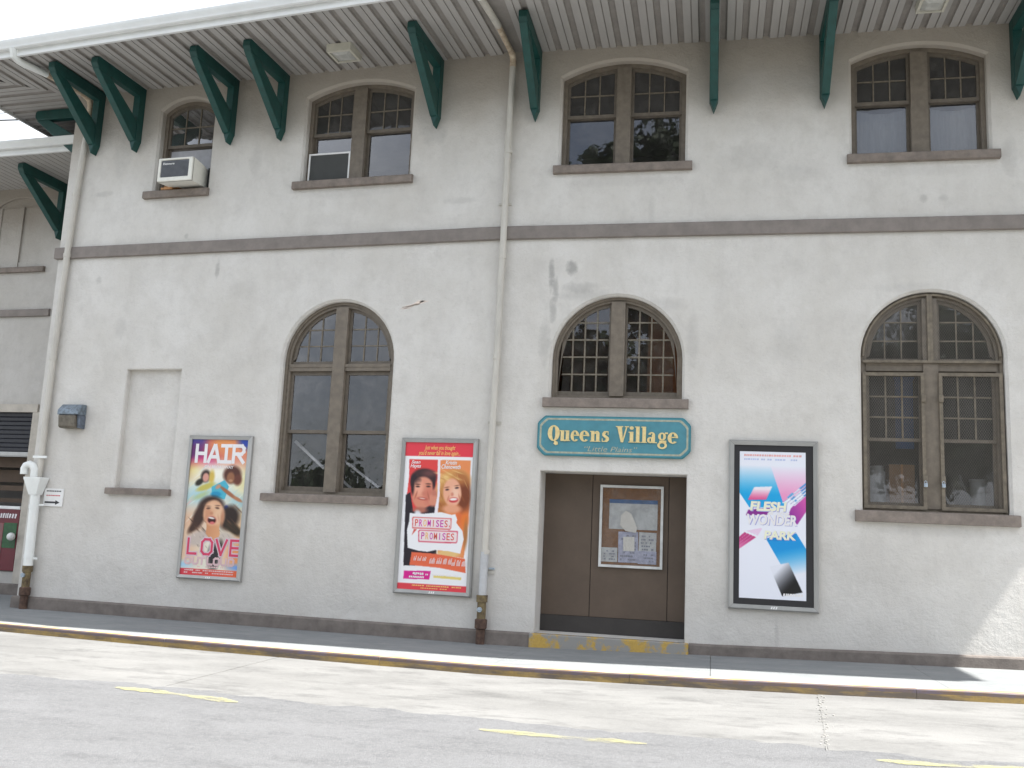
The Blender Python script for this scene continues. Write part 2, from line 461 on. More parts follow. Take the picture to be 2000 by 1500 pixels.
M_ASPH = ground_mat('bleached_asphalt', (.188, .190, .195), (.158, .160, .164), (.115, .116, .120), scale=.9, stretch=(.7, 1.4, 1), speck=.9, bump=.9)
M_CURBC = ground_mat('curb_concrete', (.40, .38, .33), (.33, .31, .27), (.26, .25, .22), scale=2, speck=.15)
M_STEEL = mat('curb_steel_edge', (.085, .070, .095), .6, metal=.2, var=.25, scale=9, col2=(.12, .08, .05))

def paint_mat(name, paint, under, lo, hi, scale=7, alpha=False, stretch=(1, 1, 1)):
    m, n, l, p = new_mat(name)
    tcn = n.new('ShaderNodeTexCoord')
    mpn = n.new('ShaderNodeMapping'); mpn.inputs['Scale'].default_value = stretch
    l.new(tcn.outputs['Object'], mpn.inputs['Vector'])
    f = noise(n, l, mpn.outputs['Vector'], scale, 8, .7, lo, hi)
    g = noise(n, l, tcn.outputs['Object'], 40, 4, .6, .4, .7)
    pc = mixc(n, l, math_n(n, l, 'MULTIPLY', g, .35), paint, tuple(x * .55 for x in paint))
    if alpha:
        l.new(pc, p.inputs['Base Color'])
        l.new(f, p.inputs['Alpha'])
    else:
        l.new(mixc(n, l, f, under, pc), p.inputs['Base Color'])
    p.inputs['Roughness'].default_value = .8
    return m
M_YSTEP = paint_mat('worn_yellow_step_paint', (.50, .33, .08), (.27, .265, .25), .46, .54, 4)
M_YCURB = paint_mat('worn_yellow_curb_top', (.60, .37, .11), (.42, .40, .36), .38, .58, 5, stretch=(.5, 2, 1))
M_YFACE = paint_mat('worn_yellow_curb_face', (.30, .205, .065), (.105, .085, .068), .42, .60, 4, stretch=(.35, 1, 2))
M_YROAD = paint_mat('faded_yellow_road_paint', (.56, .52, .20), (0, 0, 0), .38, .86, 5, alpha=True, stretch=(.8, 2, 1))

# ------------------------------------------------------------------ ground
def grade(x):
    if x < .5: return 0.0
    return .021 * (x - .5) if x < 8.5 else .168
CPX = [-60, -16, -11, -6.4, -3.9, -2.4, 0, 1, 2.35, 3.7, 4.8, 6.3, 9, 14, 60]
CPY = [-1.0, -1.0, -1.12, -1.58, -1.90, -2.05, -2.16, -2.24, -2.36, -2.42, -2.34, -2.26, -2.2, -2.2, -2.2]
def curb_y(x):
    return float(sum(np.interp(x + d, CPX, CPY) for d in (-1.2, -.6, 0, .6, 1.2)) / 5)
APX = [-60, -12, -4, -1.1, 1.4, 3.55, 5.4, 9, 60]
APY = [-4.2, -4.2, -4.50, -4.62, -4.88, -5.18, -5.32, -5.4, -5.4]
def asph_y(x):
    return float(sum(np.interp(x + d, APX, APY) for d in (-1.0, 0, 1.0)) / 3)
CURB_H = .105

gr = MB().add([(-1500, -1500, -.30), (1500, -1500, -.30), (1500, 1500, -.30), (-1500, 1500, -.30)], [(0, 1, 2, 3)]).build('ground', M_GRASS)
tag(gr, kind='structure')

xs = list(np.arange(-60, 60.1, .5))
rd = MB()
A = [(x, asph_y(x) + .14, grade(x) - CURB_H - .004) for x in xs]
B = [(x, -24, grade(x) - CURB_H - .004) for x in xs]
rd.strip(A, B, closed=False)
tag(rd.build('road', M_ASPH), kind='structure')

# concrete gutter slabs
gut = bpy.data.objects.new('concrete_gutter_strip', None); C.objects.link(gut); tag(gut, kind='structure')
joints = [-60, -26, -14, -8.2, -2.1, 4.12, 10.2, 16, 60]
for a, b in zip(joints[:-1], joints[1:]):
    mb = MB()
    xx = [a + .008] + [x for x in np.arange(a + .1, b - .05, .1)] + [b - .008]
    top1, top2, bot1, bot2 = [], [], [], []
    for x in xx:
        wob = .05 * math.sin(x * 2.3) + .03 * math.sin(x * 7.1 + 1) + random.uniform(-.05, .05)
        sk = lambda yy: x + (yy + 3.8) * .09 if (abs(x - 4.12) < .02) else x
        y1, y2 = curb_y(x) + .02, asph_y(x) + wob
        z = grade(x) - CURB_H
        top1.append((sk(y1), y1, z)); top2.append((sk(y2), y2, z))
        bot1.append((sk(y1), y1, z - .12)); bot2.append((sk(y2), y2 - .07, z - .006))
    mb.strip(top1, top2, closed=False); mb.strip(top2, bot2, closed=False)
    mb.add([top1[0], top2[0], bot2[0], bot1[0]], [(0, 1, 2, 3)]); mb.add([top1[-1], top2[-1], bot2[-1], bot1[-1]], [(0, 1, 2, 3)])
    mb.build('concrete_slab', M_CONC, gut)
# broken filler along the joint
mb = MB()
for i in range(80):
    y = -2.5 - 2.7 * random.random() ** .8; x = 4.12 + (y + 3.8) * .09 + random.gauss(0, .028)
    s = random.uniform(.004, .013); z = grade(x) - CURB_H
    pts = [(x + s * random.uniform(.7, 1.1) * math.cos(t), y + s * random.uniform(.8, 1.5) * math.sin(t)) for t in (0, 1.05, 2.1, 3.14, 4.19, 5.24)]
    mb.prism(pts, z - .002, z + random.uniform(.003, .009), 'z')
tag(mb.build('joint_rubble', mat('pale_rubble', (.36, .35, .33), .9, var=.2, scale=30), gut), kind='stuff')

# road paint marks
def blobmark(pts, w):
    """worn stroke with ragged edge along pts (x,y,halfwidth)"""
    up, dn = [], []
    n = 40
    P = np.array(pts)
    t = np.linspace(0, len(P) - 1, n)
    for k in t:
        x = np.interp(k, range(len(P)), P[:, 0]); y = np.interp(k, range(len(P)), P[:, 1]); h = np.interp(k, range(len(P)), P[:, 2])
        up.append((x, y + h * random.uniform(.75, 1.2))); dn.append((x, y - h * random.uniform(.75, 1.2)))
    mb = MB()
    z = lambda x: grade(x) - CURB_H + .004
    mb.strip([(a, b, z(a)) for a, b in up], [(a, b, z(a)) for a, b in dn], closed=False)
    return mb
marks = bpy.data.objects.new('road_markings', None); C.objects.link(marks); tag(marks, kind='structure')
for pts, lab in (([(-2.45, -4.86, .03), (-2.25, -4.88, .085), (-2.0, -4.90, .08), (-1.75, -4.95, .03), (-1.5, -4.99, .07), (-1.25, -5.04, .09), (-1.08, -5.08, .02)], 'faded yellow paint dash towards the left'),
                 ([(1.25, -5.42, .02), (1.5, -5.46, .09), (1.8, -5.50, .06), (2.1, -5.53, .05), (2.35, -5.54, .10), (2.62, -5.56, .02)], 'faded yellow paint dash below the doorway'),
                 ([(4.3, -5.60, .02), (4.5, -5.62, .08), (4.9, -5.60, .05), (5.3, -5.58, .08), (5.6, -5.56, .02)], 'faded yellow paint dash at the right')):
    tag(blobmark(pts, 1).build('yellow_dash', M_YROAD, marks), lab)

# sidewalk slabs
walk = bpy.data.objects.new('sidewalk', None); C.objects.link(walk); tag(walk, kind='structure')
bed = MB()
bx = list(np.arange(-40, 30.1, .5))
bed.strip([(x, curb_y(x) + .1, grade(x) - .05) for x in bx], [(x, 3.2 if x < -7.5 else .9, grade(x) - .05) for x in bx], closed=False)
bed.build('slab_bed', mat('joint_dirt', (.09, .09, .085), .9), walk)
sj = [-40, -20, -13.2, -10.4, -7.9, -3.25, .61, 3.1, 5.58, 8.1, 10.6, 13.1, 30]
def slab(a, b, yb, skew):
    mb = MB(); n = max(2, int((b - a) / .4))
    T1, T2, B1, B2 = [], [], [], []
    dz = random.uniform(-.003, .003)
    for i in range(n + 1):
        x = a + .003 + (b - a - .006) * i / n
        y1 = curb_y(x) + .165; z = grade(x) + dz
        T1.append((x, y1, z)); T2.append((x + skew * 0, yb(x), z)); B1.append((x, y1, z - .06)); B2.append((x, yb(x), z - .06))
    mb.strip(T1, T2, closed=False); mb.strip(T1, B1, closed=False)
    mb.add([T1[0], T2[0], B2[0], B1[0]], [(0, 1, 2, 3)]); mb.add([T1[-1], T2[-1], B2[-1], B1[-1]], [(0, 1, 2, 3)])
    return mb.build('paving_slab', M_WALK, walk)
def wall_line(x):
    return (L2W(x / CK, 0)[1] if x < 0 else 0.0)
for a, b in zip(sj[:-1], sj[1:]):
    yb = (lambda x: 3.0) if b <= -7.8 else (lambda x: wall_line(x) + .05)
    slab(a, b, yb, 0)

# curb stones
curb = bpy.data.objects.new('curb', None); C.objects.link(curb); tag(curb, kind='structure')
cj = [-40, -22, -16, -12.7, -9.7, -6.75, -3.75, -.77, 2.22, 5.22, 8.2, 11.2, 14.2, 30]
for a, b in zip(cj[:-1], cj[1:]):
    n = max(3, int((b - a) / .3)); rows = []
    dz = random.uniform(-.003, .003)
    for i in range(n + 1):
        x = a + .002 + (b - a - .004) * i / n
        y, z = curb_y(x), grade(x) + dz
        w = .002 * math.sin(x * 9) + .002 * math.sin(x * 23)
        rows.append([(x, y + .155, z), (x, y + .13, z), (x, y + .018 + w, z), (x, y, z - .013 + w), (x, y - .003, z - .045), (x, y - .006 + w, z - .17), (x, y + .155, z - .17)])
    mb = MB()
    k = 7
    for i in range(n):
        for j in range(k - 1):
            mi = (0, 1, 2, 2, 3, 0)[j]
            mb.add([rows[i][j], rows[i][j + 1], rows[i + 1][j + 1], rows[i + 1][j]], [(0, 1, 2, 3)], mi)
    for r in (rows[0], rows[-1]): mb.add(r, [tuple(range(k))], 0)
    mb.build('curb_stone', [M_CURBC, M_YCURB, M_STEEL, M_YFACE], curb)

# ------------------------------------------------------------------ openings and walls
def arc_params(x0, x1, zs, zc):
    h = zc - zs; w = (x1 - x0) / 2
    R = (w * w + h * h) / (2 * h)
    return (x0 + x1) / 2, zc - R, R

def arch(x0, x1, z0, zs, zc, n=24, grow=0.0, growb=0.0):
    """closed outline, counter-clockwise from bottom left; grow offsets sides and arc outward"""
    xm, zcen, R = arc_params(x0, x1, zs, zc)
    a0, a1, R2 = x0 - grow, x1 + grow, R + grow
    w = (a1 - a0) / 2
    zsp = zcen + math.sqrt(max(0, R2 * R2 - w * w)) if w < R2 else zcen
    th0 = math.atan2(zsp - zcen, w)
    pts = [(a0, z0 - growb), (a1, z0 - growb)]
    for i in range(n + 1):
        t = th0 + (math.pi - 2 * th0) * i / n
        pts.append((xm + R2 * math.cos(t), zcen + R2 * math.sin(t)))
    return pts

def rect(x0, x1, z0, z1, grow=0.0, growb=0.0):
    return [(x0 - grow, z0 - growb), (x1 + grow, z0 - growb), (x1 + grow, z1 + grow), (x0 - grow, z1 + grow)]

def wall_mesh(outline, holes, y=0.0):
    """front face with chamfered openings and reveals. holes: (outer, inner, chamfer, depth, back?)"""
    mb = MB()
    loops = [[Vector((p[0], p[1], 0)) for p in outline]] + [[Vector((p[0], p[1], 0)) for p in h[0]] for h in holes]
    flat = [p for lp in loops for p in lp]
    tris = geometry.tessellate_polygon(loops)
    mb.add([(p.x, y, p.y) for p in flat], [tuple(t) for t in tris])
    for (o, i, c, d, back) in holes:
        A = [(p[0], y, p[1]) for p in o]; B = [(p[0], y + c, p[1]) for p in i]
        mb.strip(A, B)
        if c > .03:
            pass
        mb.strip(B, [(p[0], y + d, p[1]) for p in i])
        if back:
            t2 = geometry.tessellate_polygon([[Vector((p[0], p[1], 0)) for p in i]])
            mb.add([(p[0], y + d, p[1]) for p in i], [tuple(t) for t in t2])
    return mb

SOF = 8.83
CORN = -7.97
XR = 11.6
b_root = thing('station_building', 'two-storey grey stucco station with arched windows and green eave brackets', 'building')

UP_L = [(-6.20, -5.17, 6.96, 8.41, 8.60), (-3.43, -1.58, 6.96, 8.40, 8.61)]
UP_R = [(.82, 2.66, 6.97, 8.39, 8.62), (4.97, 6.76, 6.98, 8.40, 8.61)]
LO_L = [(-3.50, -1.64, 1.98, 4.06, 4.98)]
LO_R = [(.81, 2.67, 3.48, 4.06, 4.98), (5.05, 6.85, 2.04, 4.12, 5.01)]
# a further bay beyond the frame on the right
UP_R.append((8.9, 10.7, 6.98, 8.40, 8.61)); LO_R.append((8.9, 10.7, 2.04, 4.12, 5.01))
CH = .035
def H(w, d=.30): return (arch(*w, grow=CH), arch(*w), CH, d, False)
DOOR = (.71, 2.755, .19, 2.43)
holes_r = [H(w) for w in UP_R + LO_R]
holes_r.append((rect(*DOOR, grow=.012), rect(*DOOR), .012, .46, False))
wr = wall_mesh([(0, -.2), (XR, -.2), (XR, SOF + .045), (0, SOF + .045)], holes_r)
wr.add([(XR, 0, -.2), (XR, 8, -.2), (XR, 8, SOF), (XR, 0, SOF)], [(0, 1, 2, 3)])
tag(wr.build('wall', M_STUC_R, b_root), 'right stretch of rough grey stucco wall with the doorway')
BL = (-6.33, -5.31, 1.985, 3.915)
holes_l = [H(w) for w in UP_L + LO_L]
holes_l.append((rect(*BL, grow=.015), rect(*BL), .015, .10, True))
wl_ = wall_mesh([(CORN, -.2), (0, -.2), (0, SOF + .045), (CORN, SOF + .045)], holes_l)
wl_.add([(CORN, 0, -.2), (CORN, 8, -.2), (CORN, 8, SOF), (CORN, 0, SOF)], [(0, 1, 2, 3)])
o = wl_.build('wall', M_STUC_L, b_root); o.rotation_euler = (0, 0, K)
tag(o, 'left stretch of rough grey stucco wall with a blind window')

def lpart(o):
    o.rotation_euler = (0, 0, K); return o

MBs = MB(); MBs.prism([(-.07, 1.882), (-.07, 1.968), (-.058, 1.982), (.095, 1.992), (.095, 1.882)], -6.46, -5.27, 'x')
o = MBs.build('sill', M_SILL, b_root); lpart(o); tag(o, 'sill of the blind window')
# string course
sc = MB()
path_r = [(0, 0), (XR, 0)]
def world_path(pts): return [L2W(*p) for p in pts]
pth = world_path([(CORN, 3.0), (CORN, 0), (0, 0)]) + [(XR, 0)]
sc.sweep(pth, [(-.02, 5.845), (.045, 5.845), (.055, 5.855), (.055, 6.03), (.045, 6.045), (-.02, 6.06)])
sc.build('string_course', M_BAND, b_root)
# plinth (interrupted by the door step)
pl = MB()
prof = [(-.02, -.2), (.062, -.2), (.058, .165), (.045, .185), (-.02, .195)]
pl.sweep(world_path([(CORN, 3.0), (CORN, 0), (0, 0)]) + [(.655, 0)], prof)
pl.build('plinth', M_PLINTH, b_root)
pl = MB()
n = 30
rows = []
for i in range(n + 1):
    x = 2.815 + (XR - 2.815) * i / n; t = .185 + max(0, x - 3.0) * .024
    rows.append([(x, .02, -.2), (x, -.058, -.2), (x, -.058, t - .02), (x, -.045, t), (x, .02, t + .008)])
for i in range(n):
    for j in range(4):
        pl.add([rows[i][j], rows[i][j + 1], rows[i + 1][j + 1], rows[i + 1][j]], [(0, 1, 2, 3)])
for r in (rows[0], rows[-1]): pl.add(r, [(0, 1, 2, 3, 4)])
pl.build('plinth', M_PLINTH, b_root)

# ------------------------------------------------------------------ windows
def seg(xa, xb, z0, arcp, z1=None, n=10, minh=.012):
    """outline of a cell under an arc (arcp = xm,zcen,R) or with flat top z1, None when empty"""
    xm, zcen, R = arcp
    def top(x):
        d = R * R - (x - xm) ** 2
        t = zcen + math.sqrt(d) if d > 0 else zcen - 9
        return min(t, z1) if z1 is not None else t
    X = [xa + (xb - xa) * i / n for i in range(n + 1)]
    T = [top(x) for x in X]
    X2 = [(x, t) for x, t in zip(X, T) if t > z0 + 1e-4]
    if len(X2) < 2 or max(t for _, t in X2) < z0 + minh * 2: return None
    # solve the crossing with z0
    if len(X2) < len(X):
        d = R * R - max(0, z0 - zcen) ** 2
        if d > 0:
            xc = xm - math.sqrt(d) if X2[0][0] > xa else xm + math.sqrt(d)
            if X2[0][0] > xa: X2 = [(max(xa, xc), z0)] + X2
            else: X2 = X2 + [(min(xb, xc), z0)]
    # collapse flat tops
    out = []
    for q in X2:
        if len(out) >= 2 and abs(out[-1][1] - q[1]) < 1e-6 and abs(out[-2][1] - q[1]) < 1e-6: out[-1] = q
        else: out.append(q)
    pts = [(out[0][0], z0), (out[-1][0], z0)] + out[::-1]
    cl = []
    for p in pts:
        if not cl or (abs(p[0] - cl[-1][0]) + abs(p[1] - cl[-1][1])) > 1e-4: cl.append(p)
    if abs(cl[0][0] - cl[-1][0]) + abs(cl[0][1] - cl[-1][1]) < 1e-4: cl.pop()
    return cl if len(cl) >= 3 else None

def pane(parent, pts, y, m, tilt=.0022, org=(0, 0, 0)):
    cx = sum(p[0] for p in pts) / len(pts); cz = sum(p[1] for p in pts) / len(pts)
    a, b = random.gauss(0, tilt), random.gauss(0, tilt)
    mb = MB()
    n = len(pts)
    vs = [(p[0], y + (p[0] - cx) * a * 3 + (p[1] - cz) * b * 3, p[1]) for p in pts]
    tri = geometry.tessellate_polygon([[Vector((p[0], p[1], 0)) for p in pts]])
    mb.add(vs, [tuple(t) for t in tri])
    return mb.build('pane', m, parent, org)

def sash(parent, xa, xb, z0, z1, arcp, y, cols, rows, m_glass, stile=.045, rail=.055, brail=None, bt=.018, dep=.04, name='sash', lights=True, mat_s=None, rowz=None, skipbar=()):
    """one sash with its stiles, rails and glazing bars; z1 None = arched head"""
    mat_s = mat_s or M_FRAME_D
    xm, zcen, R = arcp
    brail = brail or rail
    mb = MB()
    o = seg(xa, xb, z0, arcp, z1, n=12)
    inn = (xm, zcen, R - rail)
    if z1 is None:
        # stiles, bottom rail, arched head piece
        mb.box(xa, xb, y, y + dep, z0, z0 + brail)
        def top(x, rr): 
            d = rr * rr - (x - xm) ** 2
            return zcen + math.sqrt(d) if d > 0 else z0 + brail
        N = 14
        F0, F1 = [], []
        for i in range(N + 1):
            x = xa + (xb - xa) * i / N
            t = max(top(x, R), z0 + brail + .001); u = max(top(x, R - rail), z0 + brail)
            F0.append((x, t)); F1.append((x, min(u, t)))
        for i in range(N):
            q = [F0[i], F0[i + 1], F1[i + 1], F1[i]]
            vs = [(p[0], y, p[1]) for p in q] + [(p[0], y + dep, p[1]) for p in q]
            mb.add(vs, [(0, 1, 2, 3), (2, 3, 7, 6), (0, 1, 5, 4)])
        for (s0, s1) in ((xa, xa + stile), (xb - stile, xb)):
            p = seg(s0, s1, z0 + brail, (xm, zcen, R - rail + .002), None, n=4)
            if p: mb.prism(p, y + .001, y + dep - .001)
    else:
        mb.ring(rect(xa, xb, z0, z1), [(xa + stile, z0 + brail), (xb - stile, z0 + brail), (xb - stile, z1 - rail), (xa + stile, z1 - rail)], y, y + dep)
    s = mb.build(name, mat_s, parent)
    gx0, gx1, gz0 = xa + stile, xb - stile, z0 + brail
    gz1 = z1 - rail if z1 is not None else None
    ztop = gz1 if gz1 is not None else max(zcen + math.sqrt(max(0, (R - rail) ** 2 - (x - xm) ** 2)) if abs(x - xm) < R - rail else 0 for x in np.linspace(gx0, gx1, 9))
    cx = [gx0 + (gx1 - gx0) * i / cols for i in range(cols + 1)]
    if rowz: cz = [gz0] + [z for z in rowz] + [ztop + .5]
    else: cz = [gz0 + (ztop - gz0) * i / rows for i in range(rows)] + [ztop + .5]
    bars = MB(); nb = 0
    yb0, yb1 = y + .008, y + dep - .006
    for i in range(1, cols):
        p = seg(cx[i] - bt / 2, cx[i] + bt / 2, gz0, inn, gz1, n=3)
        if p: bars.prism(p, yb0, yb1); nb += 1
    for j in range(1, rows):
        for i in range(cols):
            if (i, j) in skipbar: continue
            p = seg(cx[i] + bt / 2, cx[i + 1] - bt / 2, cz[j] - bt / 2, inn, min(cz[j] + bt / 2, gz1 if gz1 else 99), n=6, minh=.004)
            if p: bars.prism(p, yb0 + .001, yb1 - .001); nb += 1
    if nb: bars.build('glazing_bars', M_MUNTIN, parent)
    yg = y + dep * .55
    for i in range(cols):
        for j in range(rows):
            a0 = cx[i] + (bt / 2 if i else 0); a1 = cx[i + 1] - (bt / 2 if i < cols - 1 else 0)
            b0 = cz[j] + (bt / 2 if j else 0); b1 = (cz[j + 1] - bt / 2) if j < rows - 1 else gz1
            p = seg(a0, a1, b0, inn, b1, n=8)
            if p: pane(parent, p, yg, m_glass, tilt=.0011 if cols > 1 else .0004)
    return s

def sill_mb(x0, x1, z0, z1, proj=.075):
    mb = MB()
    mb.prism([(-proj, z0 + .006), (-proj, z1 - .022), (-proj + .012, z1 - .008), (.03, z1), (.03, z0)], x0, x1, 'x')
    return mb

def upper_window(w, fr, mull=None, lab=None, sill=None, rail_z=7.79, low_glass=None, dusty=True):
    x0, x1, z0, zs, zc = w
    win = MB()
    win.ring(arch(*w, grow=-.002), arch(x0, x1, z0, zs, zc, grow=-.062, growb=-.035), .13, .27)
    fo = win.build('window', M_FRAME, b_root)
    if fr == 'L': lpart(fo)
    if lab: tag(fo, lab)
    arcp = arc_params(x0, x1, zs, zc)
    arcp = (arcp[0], arcp[1], arcp[2] - .060)
    s = sill_mb(sill[0], sill[1], sill[2], sill[3]); s.build('sill', M_SILL, fo)
    halves = []
    if mull:
        m0, m1 = mull
        p = seg(m0, m1, z0 + .03, (arcp[0], arcp[1], arcp[2] + .002), None, n=3)
        MB().prism(p, .105, .262).build('mullion', M_FRAME, fo)
        halves = [(x0 + .058, m0 - .002), (m1 + .002, x1 - .058)]
    else:
        halves = [(x0 + .058, x1 - .058)]
    for a, b in halves:
        sash(fo, a, b, rail_z, None, arcp, .165, 3, 2, M_GLASS_DUSTY if dusty else M_GLASS, stile=.042, rail=.05, brail=.05, rowz=[rail_z + .36])
        sash(fo, a, b, z0 + .036, rail_z + .035, arcp, .215, 1, 1, low_glass or M_GLASS, stile=.04, rail=.04, brail=.06)
    return fo

W1 = upper_window(UP_L[0], 'L', None, 'single arched upper window with an air conditioner', sill=(-6.36, -5.12, 6.83, 6.965))
W2 = upper_window(UP_L[1], 'L', (-2.655, -2.43), 'paired arched upper window with an insect screen at the left', sill=(-3.56, -1.50, 6.83, 6.965))
W3 = upper_window(UP_R[0], 'R', (1.63, 1.845), 'paired arched upper window right of the centre downpipe', sill=(.73, 2.765, 6.84, 6.975))
W4 = upper_window(UP_R[1], 'R', (5.78, 6.01), 'rightmost paired arched upper window with pale curtains', sill=(4.90, 6.88, 6.85, 6.985))
upper_window(UP_R[2], 'R', (9.7, 9.92), None, sill=(8.8, 10.8, 6.85, 6.985))
MB().box(-3.42, -3.40, .0, .1, 7, 7.01)  # (no geometry kept)

def big_arch(w, fr, mull, trans, lab, sill, rail_z=2.94, mesh_screens=False, low_cols=1, low_rows=1, up_rowz=None, fan_cols=3):
    x0, x1, z0, zs, zc = w
    win = MB()
    win.ring(arch(*w, grow=-.002, n=40), arch(*w, grow=-.085, growb=-.055, n=40), .12, .27)
    win.ring(arch(*w, grow=-.004, n=40), arch(*w, grow=-.045, growb=-.02, n=40), .095, .121)
    fo = win.build('window', M_FRAME, b_root)
    if fr == 'L': lpart(fo)
    tag(fo, lab)
    sill_mb(*sill).build('sill', M_SILL, fo)
    ap = arc_params(x0, x1, zs, zc); ap = (ap[0], ap[1], ap[2] - .083)
    m0, m1 = mull
    p = seg(m0, m1, z0 + .05, (ap[0], ap[1], ap[2] + .004), None, n=3)
    MB().prism(p, .085, .262).build('mullion', M_FRAME, fo)
    t0, t1 = trans
    hv = [(x0 + .082, m0 - .002), (m1 + .002, x1 - .082)]
    for a, b in hv:
        tb = MB(); tb.box(a - .004, b + .004, .11, .262, t0, t1); tb.box(a - .004, b + .004, .10, .112, t1 - .045, t1 + .004)
        tb.build('transom', M_FRAME, fo)
        sash(fo, a, b, t1, None, ap, .165, fan_cols, 3, M_GLASS_OLD, stile=.04, rail=.05, brail=.055, rowz=up_rowz or [t1 + .30, t1 + .56])
    return fo, hv

A1, hv1 = big_arch(LO_L[0], 'L', (-2.68, -2.475), (3.895, 4.0), 'tall arched ground-floor window between the two theatre posters', (-3.65, -1.57, 1.86, 1.985))
for a, b in hv1:
    sash(A1, a, b, 2.93, 3.893, (0, 0, 99), .165, 1, 1, M_GLASS_OLD, stile=.045, rail=.055, brail=.05)
    sash(A1, a, b, 2.035, 2.965, (0, 0, 99), .215, 1, 1, M_GLASS_OLD, stile=.045, rail=.035, brail=.075)

# fanlight over the doorway: no transom, five rows of small panes
x0, x1, z0, zs, zc = LO_R[0]
w = LO_R[0]
win = MB()
win.ring(arch(*w, grow=-.002, n=40), arch(*w, grow=-.075, growb=-.055, n=40), .12, .27)
win.ring(arch(*w, grow=-.004, n=40), arch(*w, grow=-.04, growb=-.02, n=40), .095, .121)
A2 = tag(win.build('window', M_FRAME, b_root), 'arched fanlight of small panes above the doorway')
sill_mb(.71, 2.765, 3.34, 3.485).build('sill', M_SILL, A2)
ap = arc_params(x0, x1, zs, zc); ap = (ap[0], ap[1], ap[2] - .073)
MB().prism(seg(1.645, 1.845, z0 + .05, (ap[0], ap[1], ap[2] + .004), None, n=3), .085, .262).build('mullion', M_FRAME, A2)
rz = [z0 + .12 + .255 * k for k in range(1, 5)]
sash(A2, x0 + .072, 1.643, z0 + .052, None, ap, .165, 4, 5, M_GLASS, stile=.03, rail=.05, brail=.07, rowz=rz, bt=.022)
sash(A2, 1.847, x1 - .072, z0 + .052, None, ap, .165, 4, 5, M_GLASS, stile=.03, rail=.05, brail=.07, rowz=rz, bt=.022)

A3, hv3 = big_arch(LO_R[1], 'R', (5.855, 6.045), (3.93, 4.055), 'rightmost tall arched window behind wire mesh guards', (4.95, 6.95, 1.89, 2.045))
for a, b in hv3:
    sash(A3, a, b, 2.98, 3.928, (0, 0, 99), .175, 3, 3, M_GLASS_DUSTY, stile=.045, rail=.055, brail=.045, bt=.022)
    sash(A3, a, b, 2.095, 3.015, (0, 0, 99), .220, 1, 1, M_GLASS, stile=.045, rail=.03, brail=.07)

def wire_guard(parent, outline_fn, x0, x1, z0, z1, y, step=.030, w=.0019, inside=None):
    """diamond wire mesh: crossing diagonals clipped to the guard's outline"""
    mb = MB()
    def clip(sgn, c):
        pts = []
        N = 60
        run = None; segs = []
        for i in range(N + 1):
            x = x0 + (x1 - x0) * i / N; z = c + sgn * 1.6 * (x - x0)
            ok = z0 <= z <= z1 and (inside is None or inside(x, z))
            if ok:
                if run is None: run = [(x, z)]
                last = (x, z)
            if (not ok or i == N) and run is not None:
                run.append(last); segs.append(run); run = None
        return segs
    H_ = (z1 - z0); span = 1.6 * (x1 - x0)
    for sgn in (1, -1):
        c = z0 - (span if sgn > 0 else 0)
        while c < z1 + (0 if sgn > 0 else span):
            for (p, q) in clip(sgn, c):
                d = Vector((q[0] - p[0], q[1] - p[1]))
                if d.length < .02: continue
                nn = Vector((-d.y, d.x)).normalized() * w / 2
                yy = y + (.0015 if sgn > 0 else -.0015)
                mb.add([(p[0] + nn.x, yy, p[1] + nn.y), (q[0] + nn.x, yy, q[1] + nn.y), (q[0] - nn.x, yy, q[1] - nn.y), (p[0] - nn.x, yy, p[1] - nn.y),
                        (p[0], yy + w * .7, p[1]), (q[0], yy + w * .7, q[1])], [(0, 1, 2, 3), (0, 1, 5, 4), (3, 2, 5, 4)])
            c += step * 1.6
    return tag(mb.build('wire_mesh', M_WIRE, parent), kind='stuff')

ax, az, aR = arc_params(*[LO_R[1][i] for i in (0, 1, 3, 4)])
for (a, b) in ((5.075, 5.86), (6.04, 6.83)):
    g = MB(); g.ring(rect(a, b, 2.075, 3.90), rect(a + .045, b - .045, 2.12, 3.855), .055, .085)
    g.build('guard_frame', M_MUNTIN, A3)
    wire_guard(A3, None, a + .03, b - .03, 2.1, 3.87, .07)
    hx = b - .02 if a < 5.5 else a + .02
    for hz in (2.47, 3.55):
        h = MB(); h.bbox(hx - .03, hx + .03, .025, .055, hz - .05, hz + .05, .008); h.build('hasp', M_MUNTIN, A3)
    pk = MB(); pk.bbox(hx - .022, hx + .022, .01, .04, 2.37, 2.42, .006); pk.tube([(hx - .014, .025, 2.415), (hx - .014, .025, 2.44), (hx, .025, 2.455), (hx + .014, .025, 2.44), (hx + .014, .025, 2.415)], .004, 6)
    pk.build('padlock', M_GALV, A3)
for sgn, a, b in ((-1, 5.10, 5.925), (1, 5.965, 6.80)):
    ins = lambda x, z: (x - ax) ** 2 + (z - az) ** 2 < (aR - .06) ** 2
    wire_guard(A3, None, a, b, 4.06, 5.0, .07, inside=ins)
    fr_ = MB()
    o_ = seg(a - .02, b + .02, 4.035, (ax, az, aR - .02), None, n=24); i_ = None
    pts_o = [(x, z) for x, z in o_]
    # arched edge bar, bottom bar and centre bar of the upper guard
    arcp_ = [(ax + (aR - .035) * math.cos(t), .07, az + (aR - .035) * math.sin(t)) for t in np.linspace(math.pi / 2 + .03, math.pi - .02, 20)] if sgn < 0 else \
            [(ax + (aR - .035) * math.cos(t), .07, az + (aR - .035) * math.sin(t)) for t in np.linspace(math.pi / 2 - .03, .02, 20)]
    fr_.tube(arcp_, .018, 6)
    fr_.box(a - .02, b + .02, .055, .085, 4.035, 4.07)
    xc = 5.93 if sgn < 0 else 5.965
    fr_.box(xc - .017, xc + .017, .055, .085, 4.07, az + aR - .03)
    fr_.build('guard_frame', M_MUNTIN, A3)
